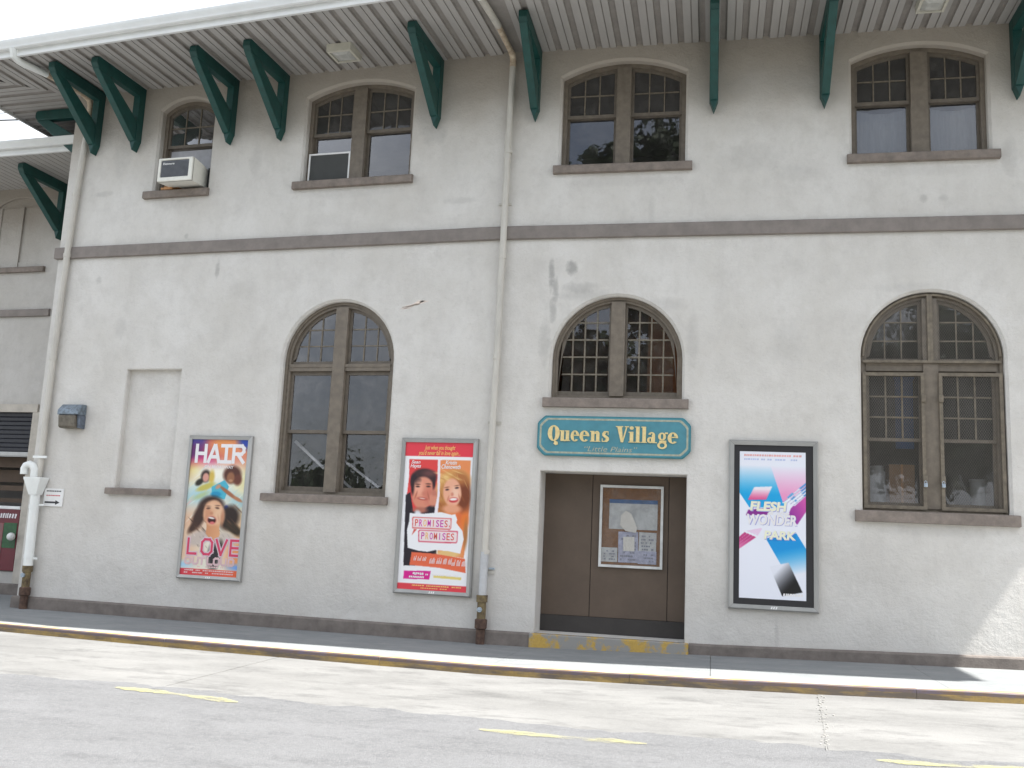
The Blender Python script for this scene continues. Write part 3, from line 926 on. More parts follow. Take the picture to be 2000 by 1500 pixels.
big_arch(LO_R[2], 'R', (9.70, 9.90), (3.93, 4.055), 'arched window further right', (8.8, 10.8, 1.89, 2.045))

# insect screen in W2's left half, side panel in W1, curtains in W4
sc = MB(); sc.ring(rect(-3.385, -2.655, 6.985, 7.475), rect(-3.36, -2.68, 7.01, 7.45), .10, .135)
fs = sc.build('screen_frame', M_WHITE, W2)
MB().box(-3.362, -2.678, .115, .12, 7.008, 7.452).build('screen_mesh', M_SCRN, W2)
def curtain(parent, xa, xb, zt, zb, y, sag):
    mb = MB(); n = 48; T, Bm = [], []
    for i in range(n + 1):
        u = i / n; x = xa + (xb - xa) * u
        yy = y + .008 * math.sin(u * 22) + .003 * math.sin(u * 51)
        T.append((x, yy, zt - sag * 4 * u * (1 - u))); Bm.append((x, yy + .01 * math.sin(u * 30 + 1), zb))
    mb.strip(T, Bm, closed=False)
    return smooth(mb.build('curtain', M_CURT, parent))
curtain(W4, 5.06, 5.77, 7.80, 7.0, .36, .06)
curtain(W4, 6.03, 6.70, 7.80, 7.0, .36, .06)

# ------------------------------------------------------------------ rooms behind the windows
def room(x0, x1, y0, y1, z0, z1, mw, fr, mf=None):
    mb = MB()
    v = [(x0, y0, z0), (x1, y0, z0), (x1, y1, z0), (x0, y1, z0), (x0, y0, z1), (x1, y0, z1), (x1, y1, z1), (x0, y1, z1)]
    mb.add(v, [(0, 1, 2, 3)], 1); mb.add(v, [(4, 5, 6, 7), (1, 2, 6, 5), (2, 3, 7, 6), (3, 0, 4, 7)], 0)
    o = mb.build('room_lining', [mw, mf or M_ROOMF], b_root)
    return lpart(o) if fr == 'L' else o
room(-7.6, -.35, .31, 4.0, 5.95, 8.75, M_ROOM, 'L')
room(.35, 11.5, .31, 4.0, 5.95, 8.75, M_ROOM, 'R')
room(-4.6, -.6, .31, 4.5, 1.0, 5.6, M_ROOM, 'L')
room(.4, 3.2, .49, 3.4, 2.9, 5.6, M_ROOMW, 'R')
room(4.6, 11.5, .31, 3.5, 1.2, 5.6, M_ROOM, 'R')
MB().box(2.12, 2.9, .95, 1.0, 2.95, 5.3).build('partition', M_BRICK, b_root)
MB().box(2.62, 2.7, .7, .76, 2.95, 5.3).build('partition', M_BRICK, b_root)

# ------------------------------------------------------------------ doorway
vest = MB()
x0, x1, z0, z1 = DOOR
vest.box(.74, x1 - .0, .50, .52, .20, 2.43)
for a, b in ((x0 + .002, 1.405), (1.413, 2.495), (2.503, x1 - .002)):
    MB().bbox(a, b, .455, .475, .42, 2.428, .004).build('door_panel', M_TAN, b_root)
MB().box(x0, x1, .476, .50, .15, 2.45).build('door_backing', M_DARK, b_root)
MB().bbox(x0 + .002, x1 - .002, .44, .474, .192, .418, .004).build('baseboard', M_TAN_B, b_root)
# step
st = MB()
st.bbox(.652, 2.812, -.085, .05, -.12, .190, .014, 0)
st.box(.70, 2.76, .045, .47, -.12, .188, 1)
st.build('door_step', [M_YSTEP, M_CURBC], b_root)

# ------------------------------------------------------------------ soffit, fascia, gutter, roof
EAVE = [(-9.78, 6.0), (-9.78, -1.42), (0.0, -1.90)]         # left frame
eL = lambda s: -1.42 + (s + 9.78) * (-.48 / 9.78)
e0 = L2W(0, -1.90)
eave_path = [L2W(*p) for p in EAVE] + [(.14, -1.95), (XR, -2.0)]
PROF = [(0, 0, 0), (.090, 0, 0), (.091, .012, 1), (.1045, .012, 1), (.106, 0, 0), (.192, 0, 0), (.204, .032, 1), (.270, .032, 1), (.276, .022, 1), (.286, .022, 1), (.290, .0, 0), (.305, 0, 0)]
PER = .305
def panel(p0, q0f, q1f, swap=False, width=PER, prof=PROF):
    """corrugated strip: profile runs along p, the strip runs from q0(p) to q1(p)"""
    mb = MB(); A_, B_ = [], []
    pr = [q for q in prof if q[0] <= width + 1e-6]
    for i, (dp, dz, mi) in enumerate(pr):
        p = p0 + dp
        a = (p, q0f(p)); b = (p, q1f(p))
        if swap: a, b = (a[1], a[0]), (b[1], b[0])
        A_.append((*a, SOF + dz)); B_.append((*b, SOF + dz))
    for i in range(len(pr) - 1):
        mi = 1 if (pr[i][2] or pr[i + 1][2]) else 0
        mb.add([A_[i], A_[i + 1], B_[i + 1], B_[i]], [(0, 1, 2, 3)], mi)
    return mb
# left facade strips (from the wall, or from the hip line beyond the corner, out to the eave)
sl = (1.42 / 1.81)
s = -9.78
k = 0
while s < -.31:
    w_ = min(PER, -0.0 - s)
    q0 = lambda p: (max(p, -9.78) - CORN) * sl if p < CORN else 0.0
    mb = panel(s, q0, eL, width=w_)
    lpart(mb.build('soffit_panel', [M_SOFF, M_SOFFD], b_root))
    s += PER; k += 1
rest = -s
if rest > .02:
    mb = MB(); mb.add([(s, 0, SOF), (0, 0, SOF), (0, -1.90, SOF), (s, eL(s), SOF)], [(0, 1, 2, 3)])
    lpart(mb.build('soffit_panel', M_SOFFD, b_root))
# seam wedge at the bend
mb = MB(); mb.add([(0, 0, SOF + .012), (e0[0], e0[1], SOF + .012), (.20, -1.95, SOF + .012), (.20, 0, SOF + .012)], [(0, 1, 2, 3)])
mb.build('soffit_panel', M_SOFFD, b_root)
mb0 = panel(.20, lambda p: 0, lambda p: -1.99, width=PER)
first = mb0.build('soffit_panel', [M_SOFF, M_SOFFD], b_root, org=(.20, 0, 0)); first.location = (.20, 0, 0)
x = .20 + PER
while x < XR - .1:
    c = link_copy(first, b_root); c.location = (x, 0, 0); x += PER
# side strips running out to the left, mitred at the hip
y = 5.9
def qin(p): return CORN if p >= 0 else CORN + p / sl
while y > -1.42:
    y0_ = y - PER
    if y0_ < -1.42: break
    mb = panel(y0_, qin, lambda p: -9.78, swap=True)
    lpart(mb.build('soffit_panel', [M_SOFF, M_SOFFD], b_root))
    y = y0_
mb = MB(); mb.add([(-9.78, -1.42, SOF + .001), (qin(y), y, SOF + .001), (-9.78, y, SOF + .001)], [(0, 1, 2)])
lpart(mb.build('soffit_panel', M_SOFF, b_root))
bkp = MB(); bp_ = [L2W(-9.75, 6.0), L2W(-9.75, -1.40), L2W(0, -1.88), (.14, -1.93), (XR, -1.98), (XR, .02), (0, .02), L2W(CORN + .02, .02), L2W(CORN + .02, 6.0)]
t_ = geometry.tessellate_polygon([[Vector((p[0], p[1], 0)) for p in bp_]])
bkp.add([(p[0], p[1], SOF + .048) for p in bp_], [tuple(q) for q in t_]); bkp.build('soffit_backing', M_SOFFD, b_root)
# fascia with drip lip, gutter
fa = MB(); fa.sweep(eave_path, [(-.03, SOF - .035), (.012, SOF - .035), (.016, SOF + .005), (.004, SOF + .008), (.004, SOF + .24), (-.03, SOF + .24)])
fa.build('fascia', M_GUT, b_root)
GP = [(.008, SOF + .075), (.075, SOF + .070), (.088, SOF + .085), (.092, SOF + .125), (.115, SOF + .165), (.120, SOF + .20), (.120, SOF + .215), (.108, SOF + .215), (.108, SOF + .19), (.08, SOF + .13), (.075, SOF + .09), (.008, SOF + .09)]
gt = MB(); gt.sweep(eave_path, GP)
smooth(gt.build('gutter', M_GUT, b_root), 30)
# roof
rf = MB()
zr = SOF + .24
P = [Vector((*p, zr)) for p in eave_path]
r1 = Vector((*L2W(-5.5, 4.2), zr + 1.9)); r2 = Vector((XR - 3.8, 4.2, zr + 1.9)); b1 = Vector((*L2W(-9.78, 10.5), zr)); b2 = Vector((XR, 10.5, zr))
rf.add([b1, P[1], P[2], P[3], P[4], b2, r1, r2], [(1, 2, 6), (2, 3, 7, 6), (3, 4, 7), (4, 5, 7), (5, 0, 6, 7), (0, 1, 6)])
rf.add([b1, P[1], P[2], P[3], P[4], b2], [(0, 1, 2, 3, 4, 5)])
rf.build('roof', M_ROOF, b_root)
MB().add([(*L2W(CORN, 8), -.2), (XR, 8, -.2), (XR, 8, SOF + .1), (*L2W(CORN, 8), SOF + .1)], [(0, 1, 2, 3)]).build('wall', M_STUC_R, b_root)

# ------------------------------------------------------------------ brackets
def bracket_meshes(w=.126, reach=1.24, top=SOF - .002, low=7.68):
    h = w / 2
    post = MB()
    # wall post with pointed foot
    f = [(-h, low + .13), (-h, top - .0), (h, top - .0), (h, low + .13), (0, low)]
    post.prism([(-h + .012, low + .14), (-h, low + .17), (-h, top), (h, top), (h, low + .17), (h - .012, low + .14), (.0, low)], -.155, -.002)
    beam = MB()
    beam.prism([(-.157, top - .185), (-.157, top - .001), (-reach + .03, top - .001), (-reach, top - .03), (-reach, top - .12), (-reach + .05, top - .185)], -h, h, 'x')
    br = MB()
    bx = [(-reach + .20, top - .157), (-reach + .035, top - .157), (-.20, low + .17), (-.137, low + .14), (-.137, low + .30)]
    br.prism([(-reach + .31, top - .187), (-reach + .035, top - .187), (-.185, low + .16), (-.157, low + .15), (-.157, low + .52)], -h + .006, h - .006, 'x')
    return post, beam, br
pm, bm_, rm = bracket_meshes()
def bevel_all(o, wd=.008):
    m = o.modifiers.new('bevel', 'BEVEL'); m.width = wd; m.segments = 2; m.limit_method = 'ANGLE'; m.angle_limit = math.radians(35)
    return o
br0 = bevel_all(pm.build('bracket', M_GREEN, b_root))
bb0 = bevel_all(bm_.build('top_beam', M_GREEN, br0))
bs0 = bevel_all(rm.build('brace', M_GREEN, br0))
def put_bracket(x, y, rz, z=0.0, sc=1.0, firstone=False):
    if firstone: a = br0
    else:
        a = link_copy(br0, b_root)
        for ch in (bb0, bs0): link_copy(ch, a)
    a.location = (x, y, z); a.rotation_euler = (0, 0, rz)
    return a
fl = True
for s_ in (-7.45, -6.62, -4.80, -3.86, -1.16):
    x_, y_ = L2W(s_, 0); put_bracket(x_, y_, K, firstone=fl); fl = False
for x_ in (.42, 3.06, 4.60, 7.12, 8.6, 11.0):
    put_bracket(x_, 0, 0)
x_, y_ = L2W(CORN, .42); put_bracket(x_, y_, K - math.pi / 2)
x_, y_ = L2W(CORN, 3.2); put_bracket(x_, y_, K - math.pi / 2)

# ------------------------------------------------------------------ recessed lower wing at the left
w_root = thing('station_wing', 'lower recessed wing of the station with its own eave, at the far left', 'building', 'L', (-9, 2.0, 0))
WO = (-9, 2.0, 0)
WS = 8.05
WX0 = -22.0
def wbuild(mb, name, m, parent=w_root): return mb.build(name, m, parent, org=WO)
BW = (-11.35, -10.33, 6.38, 7.63, 7.86)
op = (-13.0, -9.92, .42, 3.46)
hw = [(arch(-11.45, -10.30, 6.38, 7.68, 7.86, grow=.015), arch(-11.45, -10.30, 6.38, 7.68, 7.86), .015, .05, True),
      (rect(*op, grow=.004), rect(*op), .004, .30, False)]
mbw = wall_mesh([(WX0, -.2), (CORN + .001, -.2), (CORN + .001, WS), (WX0, WS)], hw, y=2.0)
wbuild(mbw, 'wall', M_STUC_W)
# blind window panels
wp = MB(); wp.box(-10.905, -10.80, 2.008, 2.052, 6.38, 7.66)
wbuild(wp, 'blind_window_mullion', M_STUC_W)
wp = MB(); wp.ring(rect(-11.44, -10.31, 6.385, 7.665), rect(-11.36, -10.42, 6.50, 7.655), 2.028, 2.052); wbuild(wp, 'blind_window_surround', M_STUC_W)
wbuild(sill_mb(-12.0, -10.09, 6.27, 6.385, .07).__class__().prism([(1.93, 6.272), (1.93, 6.365), (1.945, 6.378), (2.02, 6.385), (2.02, 6.27)], -12.0, -10.09, 'x'), 'sill', M_SILL)
wbuild(MB().prism([(1.945, 5.365), (1.945, 5.495), (1.955, 5.505), (2.02, 5.51), (2.02, 5.36)], WX0, -9.84, 'x'), 'string_course', M_BAND)
wbuild(MB().prism([(1.94, -.2), (1.942, .185), (1.955, .20), (2.02, .205), (2.02, -.2)], WX0, CORN, 'x'), 'plinth', M_PLINTH)
# shop opening: surround, shutter, inside, rail
M_SURR = mat('opening_surround', (.50, .46, .40), .8, var=.1, scale=5, bump=.2)
sr = MB(); sr.box(-13.2, -9.82, 1.955, 2.0 - .001, 3.455, 3.61); sr.box(-9.925, -9.64, 1.965, 1.999, .21, 3.46)
wbuild(sr, 'opening_surround', M_SURR)
bk = MB()
for i in range(9):
    z = 2.70 + i * .085
    bk.prism([(2.06, z), (2.05, z + .06), (2.08, z + .082), (2.09, z + .02)], -13.0, -9.925, 'x')
wbuild(bk, 'shutter_slats', M_SHUT)['kind'] = 'stuff'
wbuild(MB().box(-13.0, -9.925, 2.10, 2.12, 2.66, 3.46), 'shutter_backing', M_DARK)
wbuild(MB().bbox(-13.0, -9.925, 2.0, 2.07, 2.60, 2.685, .01), 'shutter_bottom_bar', M_ALU)
ins = MB()
for (a, b, yy) in ((2.40, 2.60, 2.30), (2.12, 2.36, 2.5), (1.95, 2.05, 2.4), (1.72, 1.80, 2.35)):
    ins.box(-13.0, -9.93, yy, yy + .03, a, b)
wbuild(ins, 'counter_boards', M_BROWNI)
wbuild(MB().box(-13.0, -9.93, 2.9, 2.93, .42, 2.66), 'shop_back_wall', M_ROOM)
wbuild(MB().bbox(-13.0, -9.94, 1.96, 2.02, 1.585, 1.645, .01), 'counter_edge', M_WHITE)
# soffit of the wing: narrow boards
wp_prof = [(0, 0, 0), (.132, 0, 0), (.134, .012, 1), (.145, .012, 1), (.147, 0, 0)]
WE = .40
s = CORN - .15
brd = MB()
for (dp0, dz0, m0_), (dp1, dz1, m1_) in zip(wp_prof[:-1], wp_prof[1:]):
    brd.add([(dp0, 2.0, WS + dz0), (dp1, 2.0, WS + dz1), (dp1, WE, WS + dz1), (dp0, WE, WS + dz0)], [(0, 1, 2, 3)], 1 if (m0_ or m1_) else 0)
fb = brd.build('soffit_board', [M_SOFF, M_SOFFD], w_root, org=(0, 2.0, 0))
fb.location = (s - WO[0], 0, 0)
for i in range(1, 60):
    c = link_copy(fb, w_root); c.location = (s - .147 * i - WO[0], 0, 0)
fw = MB()
wp1 = [(WX0, WE), (CORN - .004, WE)]
# sweep in local frame (path given left to right so outward is towards the street)
fw.sweep(wp1, [(-.03, WS - .035), (.012, WS - .035), (.016, WS + .005), (.004, WS + .008), (.004, WS + .22), (-.03, WS + .22)])
wbuild(fw, 'fascia', M_GUT)
gw = MB(); gw.sweep(wp1, [(a, b - SOF + WS) for a, b in GP]); smooth(wbuild(gw, 'gutter', M_GUT), 30)
wbuild(MB().add([(WX0, WE, WS + .22), (CORN - .002, WE, WS + .22), (CORN - .002, 6, WS + 1.3), (WX0, 6, WS + 1.3)], [(0, 1, 2, 3)]), 'roof', M_ROOF)
# wing bracket
def wing_bracket(s_):
    a = br0.copy(); C.objects.link(a); a.parent = w_root
    a.location = (s_ - WO[0], 0, WS - SOF); a.rotation_euler = (0, 0, 0)
    a.scale = (1, .82, 1)
    for ch in (bb0, bs0): link_copy(ch, a)
    a.scale = (1, 1, 1)
wing_bracket(-9.80); wing_bracket(-13.0)

# ------------------------------------------------------------------ text and print helpers
def text_mb(body, x0, x1, z0, z1, y, depth=.002, shear=0, offset=0.0, mb=None, keep=False, mi=0, bold=0.0):
    cu = bpy.data.curves.new('t', 'FONT'); cu.body = body; cu.size = 1; cu.shear = shear; cu.offset = offset; cu.resolution_u = 3
    if keep is not False: cu.space_character = keep
    ob = bpy.data.objects.new('t', cu); C.objects.link(ob)
    dg = bpy.context.evaluated_depsgraph_get(); dg.update()
    me = bpy.data.meshes.new_from_object(ob.evaluated_get(dg))
    vs = np.array([v.co[:] for v in me.vertices])
    fs = [tuple(p.vertices) for p in me.polygons]
    bpy.data.objects.remove(ob); bpy.data.curves.remove(cu)
    mn, mx = vs.min(0), vs.max(0)
    X = x0 + (vs[:, 0] - mn[0]) / (mx[0] - mn[0]) * (x1 - x0); Z = z0 + (vs[:, 1] - mn[1]) / (mx[1] - mn[1]) * (z1 - z0)
    mb = mb or MB()
    n = len(vs)
    # boundary edges for the side walls
    cnt = {}
    for f in fs:
        for i in range(len(f)):
            e = (f[i], f[(i + 1) % len(f)]); k_ = tuple(sorted(e)); cnt[k_] = cnt.get(k_, 0) + 1
    side = [(a, b, b + n, a + n) for (a, b), c_ in cnt.items() if c_ == 1]
    mb.add([(X[i], y - depth, Z[i]) for i in range(n)] + [(X[i], y, Z[i]) for i in range(n)], fs + side, mi)
    bpy.data.meshes.remove(me)
    return mb

FP_NAMES = ('fine_print',)
def fine_print(mb, x0, x1, z0, z1, y, rows=1, dens=.7, shear=.0):
    """rows of tiny word-like dashes standing in for print too small to read"""
    rh = (z1 - z0) / rows
    for r in range(rows):
        zb = z0 + rh * r + rh * .22; zt = zb + rh * .5
        x = x0 + random.uniform(0, .02)
        while x < x1 - .01:
            w_ = random.uniform(.012, .035)
            if random.random() < dens:
                e = min(x + w_, x1)
                mb.add([(x, y - .001, zb), (e, y - .001, zb), (e + shear, y - .001, zt * random.uniform(.9999, 1)), (x + shear, y - .001, zt)], [(0, 1, 2, 3)])
            x += w_ + random.uniform(.004, .01)
    return mb

# raster painter for the printed posters: colours go into the print's vertices
class Art:
    def __init__(s, W, Hh, ss=2):
        s.W, s.H, s.ss = W, Hh, ss
        yy, xx = np.mgrid[0:Hh * ss, 0:W * ss]
        s.u = (xx + .5) / (W * ss); s.v = (yy + .5) / (Hh * ss); s.asp = Hh / W
        s.im = np.zeros((Hh * ss, W * ss, 3))
    def fill(s, c): s.im[:] = c
    def blend(s, m, c):
        m = np.clip(m, 0, 1)[..., None]; s.im = s.im * (1 - m) + np.asarray(c, float) * m
    def ell(s, cu, cv, ru, rv, c, soft=.15, rot=0, a=1.0):
        du = s.u - cu; dv = (s.v - cv) * s.asp
        cr_, sr_ = math.cos(rot), math.sin(rot)
        p = (du * cr_ + dv * sr_) / ru; q = (-du * sr_ + dv * cr_) / (rv * s.asp)
        d = np.sqrt(p * p + q * q)
        s.blend((1 + soft - d) / (2 * soft) * a if soft > 0 else (d < 1) * a, c)
    def poly(s, pts, c, a=1.0, grad=None):
        m = np.zeros(s.u.shape, bool); n = len(pts)
        for i in range(n):
            (x1, y1), (x2, y2) = pts[i], pts[(i + 1) % n]
            if y1 == y2: continue
            cond = ((s.v >= min(y1, y2)) & (s.v < max(y1, y2)))
            xi = x1 + (s.v - y1) / (y2 - y1) * (x2 - x1)
            m ^= cond & (s.u < xi)
        m = m.astype(float)
        if grad is None: s.blend(m * a, c)
        else:
            c2, (gu0, gv0), (gu1, gv1) = grad
            d = ((s.u - gu0) * (gu1 - gu0) + (s.v - gv0) * (gv1 - gv0)) / ((gu1 - gu0) ** 2 + (gv1 - gv0) ** 2)
            d = np.clip(d, 0, 1)[..., None]
            col = np.asarray(c, float) * (1 - d) + np.asarray(c2, float) * d
            mm = (m * a)[..., None]
            s.im = s.im * (1 - mm) + col * mm
    def streaks(s, box, ang, n, cols, ln, wd, a=.5):
        u0, v0, u1, v1 = box
        for i in range(n):
            cu, cv = random.uniform(u0, u1), random.uniform(v0, v1)
            s.ell(cu, cv, ln * random.uniform(.5, 1.2), wd / s.asp * random.uniform(.5, 1.4), random.choice(cols), .5, ang + random.uniform(-.12, .12), a)
    def blur(s, k=1):
        for _ in range(k):
            p = np.pad(s.im, ((1, 1), (1, 1), (0, 0)), 'edge')
            s.im = (p[1:-1, 1:-1] * 4 + p[:-2, 1:-1] + p[2:, 1:-1] + p[1:-1, :-2] + p[1:-1, 2:]) / 8
    def done(s):
        return s.im.reshape(s.H, s.ss, s.W, s.ss, 3).mean((1, 3))

def print_material():
    m, n, l, p = new_mat('poster_print')
    a = n.new('ShaderNodeVertexColor'); a.layer_name = 'print'
    l.new(a.outputs['Color'], p.inputs['Base Color']); p.inputs['Roughness'].default_value = .30; p.inputs['Specular IOR Level'].default_value = .4
    return m
M_PRINT = print_material()
PFAC = .88
def print_sheet(art, x0, x1, z0, z1, y, parent, org, name='print'):
    im = art.done(); Hh, W, _ = im.shape
    im = np.where(im <= .04045, im / 12.92, ((im + .055) / 1.055) ** 2.4) * PFAC
    me = bpy.data.meshes.new(name)
    gx = np.linspace(x0, x1, W); gz = np.linspace(z1, z0, Hh)
    X, Z = np.meshgrid(gx, gz)
    V = np.stack([X - org[0], np.full_like(X, y - org[1]), Z - org[2]], -1).reshape(-1, 3)
    idx = np.arange(W * Hh).reshape(Hh, W)
    F_ = np.stack([idx[:-1, :-1], idx[1:, :-1], idx[1:, 1:], idx[:-1, 1:]], -1).reshape(-1, 4)
    me.from_pydata(V.tolist(), [], F_.tolist())
    ca = me.color_attributes.new('print', 'FLOAT_COLOR', 'POINT')
    buf = np.ones((W * Hh, 4), np.float32); buf[:, :3] = im.reshape(-1, 3)
    ca.data.foreach_set('color', buf.ravel())
    me.materials.append(M_PRINT)
    o = bpy.data.objects.new(name, me); C.objects.link(o); o.parent = parent
    return o

def poster_case(label, fr, X0, X1, Z0, Z1, fw, group=None):
    org = ((X0 + X1) / 2, 0, Z0)
    t = thing('poster_case', label, 'poster', fr, org)
    yf = -.075
    outer = rect(X0, X1, Z0, Z1); inner = rect(X0 + fw, X1 - fw, Z0 + fw, Z1 - fw)
    mid = rect(X0 + .02, X1 - .02, Z0 + .02, Z1 - .02)
    names = ['frame_rail', 'frame_stile', 'frame_rail', 'frame_stile']
    for i in range(4):
        j = (i + 1) % 4
        o0, o1, i0, i1, m0, m1 = outer[i], outer[j], inner[i], inner[j], mid[i], mid[j]
        e = .0012
        mb = MB()
        vs = [(o0[0], -.001, o0[1]), (o1[0], -.001, o1[1]), (o1[0], yf + .022, o1[1]), (o0[0], yf + .022, o0[1]), (m0[0], yf, m0[1]), (m1[0], yf, m1[1]),
              (i0[0], yf + .006, i0[1]), (i1[0], yf + .006, i1[1]), (i0[0], yf + .03, i0[1]), (i1[0], yf + .03, i1[1])]
        cxm = (o0[0] + o1[0] + i0[0] + i1[0]) / 4; czm = (o0[1] + o1[1] + i0[1] + i1[1]) / 4
        dirx, dirz = (1, 0) if i in (0, 2) else (0, 1)
        L_ = abs(o1[0] - o0[0]) + abs(o1[1] - o0[1])
        k_ = 1 - 2 * e / L_
        vs = [((v[0] - cxm) * (k_ if dirx else 1) + cxm, v[1], (v[2] - czm) * (k_ if dirz else 1) + czm) for v in vs]
        mb.add(vs, [(0, 1, 2, 3), (3, 2, 5, 4), (4, 5, 7, 6), (6, 7, 9, 8)])
        mb.build(names[i], M_ALU, t, org)
    bk_ = MB(); bk_.box(X0 + .004, X1 - .004, -.048, -.001, Z0 + .004, Z1 - .004); bk_.build('case_back', M_DARK, t, org)
    mk = MB(); xm = (X0 + X1) / 2
    for d in (-.035, -.005, .025):
        mk.add([(xm + d, yf - .0005, Z0 + .024), (xm + d + .02, yf - .0005, Z0 + .024), (xm + d + .03, yf - .0005, Z0 + fw - .012), (xm + d + .01, yf - .0005, Z0 + fw - .012)], [(0, 1, 2, 3)])
    mk.build('maker_mark', M_WHITE, t, org)
    return t, org

YP = -.050
# --- poster 1
t1, og1 = poster_case('framed poster lettered HAIR with a laughing long-haired woman', 'L', -4.995, -3.875, .63, 2.845, .062)
PX0, PX1, PZ0, PZ1 = -4.933, -3.937, .692, 2.783
def Z1(x, y):
    v = (y - 112) / 1245; 
    for _ in range(3):
        u = (x - (222 - (y - 112) * .0945)) / (523 + 12 * (y - 112) / 1238); v = (y - 112 - (13 + 37 * v) * u) / 1240
    return (u, v)
def ZS(f, pts): return [f(*p) for p in pts]
a = Art(118, 248)
a.fill((.93, .91, .84))
a.ell(.30, .08, .55, .17, (.62, .16, .42), .5); a.ell(.85, .10, .5, .16, (.92, .55, .38), .6); a.ell(.55, .03, .25, .06, (.93, .60, .35), .6)
a.ell(.0, .0, .22, .07, (.20, .28, .66), .5); a.ell(1.0, .0, .18, .07, (.16, .28, .68), .4); a.ell(.06, .10, .14, .08, (.40, .15, .42), .5)
a.ell(.22, .18, .2, .05, (.86, .22, .52), .6); a.ell(.9, .2, .25, .08, (.90, .60, .52), .7); a.ell(.1, .24, .2, .06, (.93, .82, .45), .8)
a.ell(.5, .33, .42, .13, (.97, .96, .90), .6); a.ell(.95, .3, .15, .1, (.95, .92, .72), .6)
a.ell(.2, .42, .4, .07, (.62, .82, .88), .8, -.3, .8); a.ell(.95, .47, .25, .05, (.55, .76, .82), .8, .4, .7)
a.ell(.1, .62, .3, .1, (.90, .74, .62), .7); a.ell(.97, .66, .22, .12, (.90, .76, .60), .7); a.ell(.05, .8, .25, .12, (.92, .78, .66), .6); a.ell(.97, .84, .2, .1, (.93, .62, .40), .6)
a.ell(.03, .925, .16, .025, (.70, .86, .95), .7); a.ell(1.0, .93, .16, .022, (.45, .65, .92), .7); a.ell(.5, .25, .3, .05, (1, .99, .93), .7)
a.streaks((0, .2, 1, .6), -.75, 60, [(1, 1, .95), (.95, .85, .6), (.7, .85, .9), (.95, .75, .7)], .12, .008, .5)
# left head
a.ell(*Z1(345, 460), .085, .045, (.18, .13, .12), .25); a.ell(*Z1(285, 515), .075, .022, (.16, .14, .10), .3, -.55); a.ell(*Z1(400, 470), .05, .05, (.86, .74, .35), .4)
a.ell(*Z1(345, 472), .055, .033, (.86, .62, .56), .2); a.ell(*Z1(345, 560), .16, .022, (.80, .76, .38), .3, -.35); a.ell(*Z1(300, 640), .14, .018, (.72, .80, .62), .5, -.4)
# right head with a round mass of hair, turquoise top
a.ell(*Z1(590, 450), .155, .064, (.34, .18, .14), .22); a.ell(*Z1(640, 500), .07, .04, (.42, .22, .17), .3)
a.ell(*Z1(575, 480), .068, .042, (.60, .40, .28), .2); a.ell(*Z1(575, 505), .035, .010, (.75, .55, .42), .3)
a.poly(ZS(Z1, [(400, 560), (520, 500), (560, 560), (520, 680), (400, 650)]), (.30, .72, .82)); a.ell(*Z1(440, 630), .09, .02, (.12, .58, .76), .3)
a.ell(*Z1(555, 620), .20, .014, (.66, .42, .30), .3, .55); a.ell(*Z1(640, 680), .09, .012, (.74, .50, .36), .3, .45); a.ell(*Z1(460, 560), .05, .014, (.80, .60, .50), .3, -.6)
a.ell(*Z1(535, 760), .04, .02, (.16, .30, .75), .3); a.ell(*Z1(575, 780), .03, .012, (.92, .84, .40), .3)
# laughing woman
a.ell(*Z1(400, 740), .22, .075, (.20, .12, .10), .2); a.ell(*Z1(560, 850), .17, .09, (.17, .11, .09), .25, .5); a.ell(*Z1(600, 950), .17, .035, (.22, .17, .11), .3, .55)
a.ell(*Z1(285, 830), .10, .10, (.24, .14, .11), .3, .35); a.ell(*Z1(230, 925), .12, .025, (.26, .16, .12), .4, -.9)
a.streaks((.12, .50, .95, .72), .7, 26, [(.30, .18, .13), (.16, .10, .08), (.42, .28, .2)], .10, .010, .6)
a.ell(*Z1(270, 1030), .20, .05, (.80, .74, .70), .3, -.3); a.ell(*Z1(540, 1040), .17, .045, (.82, .77, .72), .3, .3); a.streaks((.12, .70, .95, .80), .9, 24, [(.62, .56, .54), (.92, .88, .84), (.5, .44, .42)], .03, .006, .6)
a.poly(ZS(Z1, [(350, 860), (490, 860), (470, 940), (478, 1000), (440, 1075), (400, 1060), (345, 985), (355, 930)]), (.80, .54, .38), grad=((.90, .66, .48), (.3, .6), (.6, .72)))
a.ell(*Z1(415, 800), .175, .094, (.90, .70, .56), .10, .12); a.ell(*Z1(470, 830), .09, .06, (.93, .76, .62), .4); a.ell(*Z1(365, 790), .05, .06, (.84, .60, .46), .5)
a.ell(*Z1(372, 757), .036, .007, (.30, .18, .15), .4, -.1); a.ell(*Z1(452, 757), .036, .007, (.30, .18, .15), .4, .15); a.ell(*Z1(372, 738), .045, .004, (.40, .25, .2), .5); a.ell(*Z1(455, 735), .045, .004, (.40, .25, .2), .5)
a.ell(*Z1(398, 805), .03, .012, (.80, .55, .42), .5); a.ell(*Z1(402, 866), .085, .030, (.86, .52, .46), .2, .12); a.ell(*Z1(402, 868), .070, .024, (.25, .06, .07), .15, .12); a.ell(*Z1(400, 848), .056, .0065, (.97, .95, .93), .3, .12); a.ell(*Z1(405, 893), .042, .010, (.88, .45, .45), .3); a.ell(*Z1(342, 850), .012, .025, (.80, .54, .43), .8, .3, .5); a.ell(*Z1(465, 855), .012, .025, (.80, .54, .43), .8, -.3, .5); a.ell(*Z1(400, 735), .09, .018, (.96, .80, .66), .8, .1, .6); a.ell(*Z1(500, 850), .03, .05, (.78, .55, .42), .6)
a.ell(*Z1(420, 1200), .10, .09, (.16, .15, .17), .4); a.ell(*Z1(480, 1120), .05, .05, (.22, .2, .18), .5)
a.poly([(0, .952), (1, .952), (1, 1.01), (0, 1.01)], (.85, .22, .30), grad=((.92, .42, .26), (0, .97), (1, .97)))
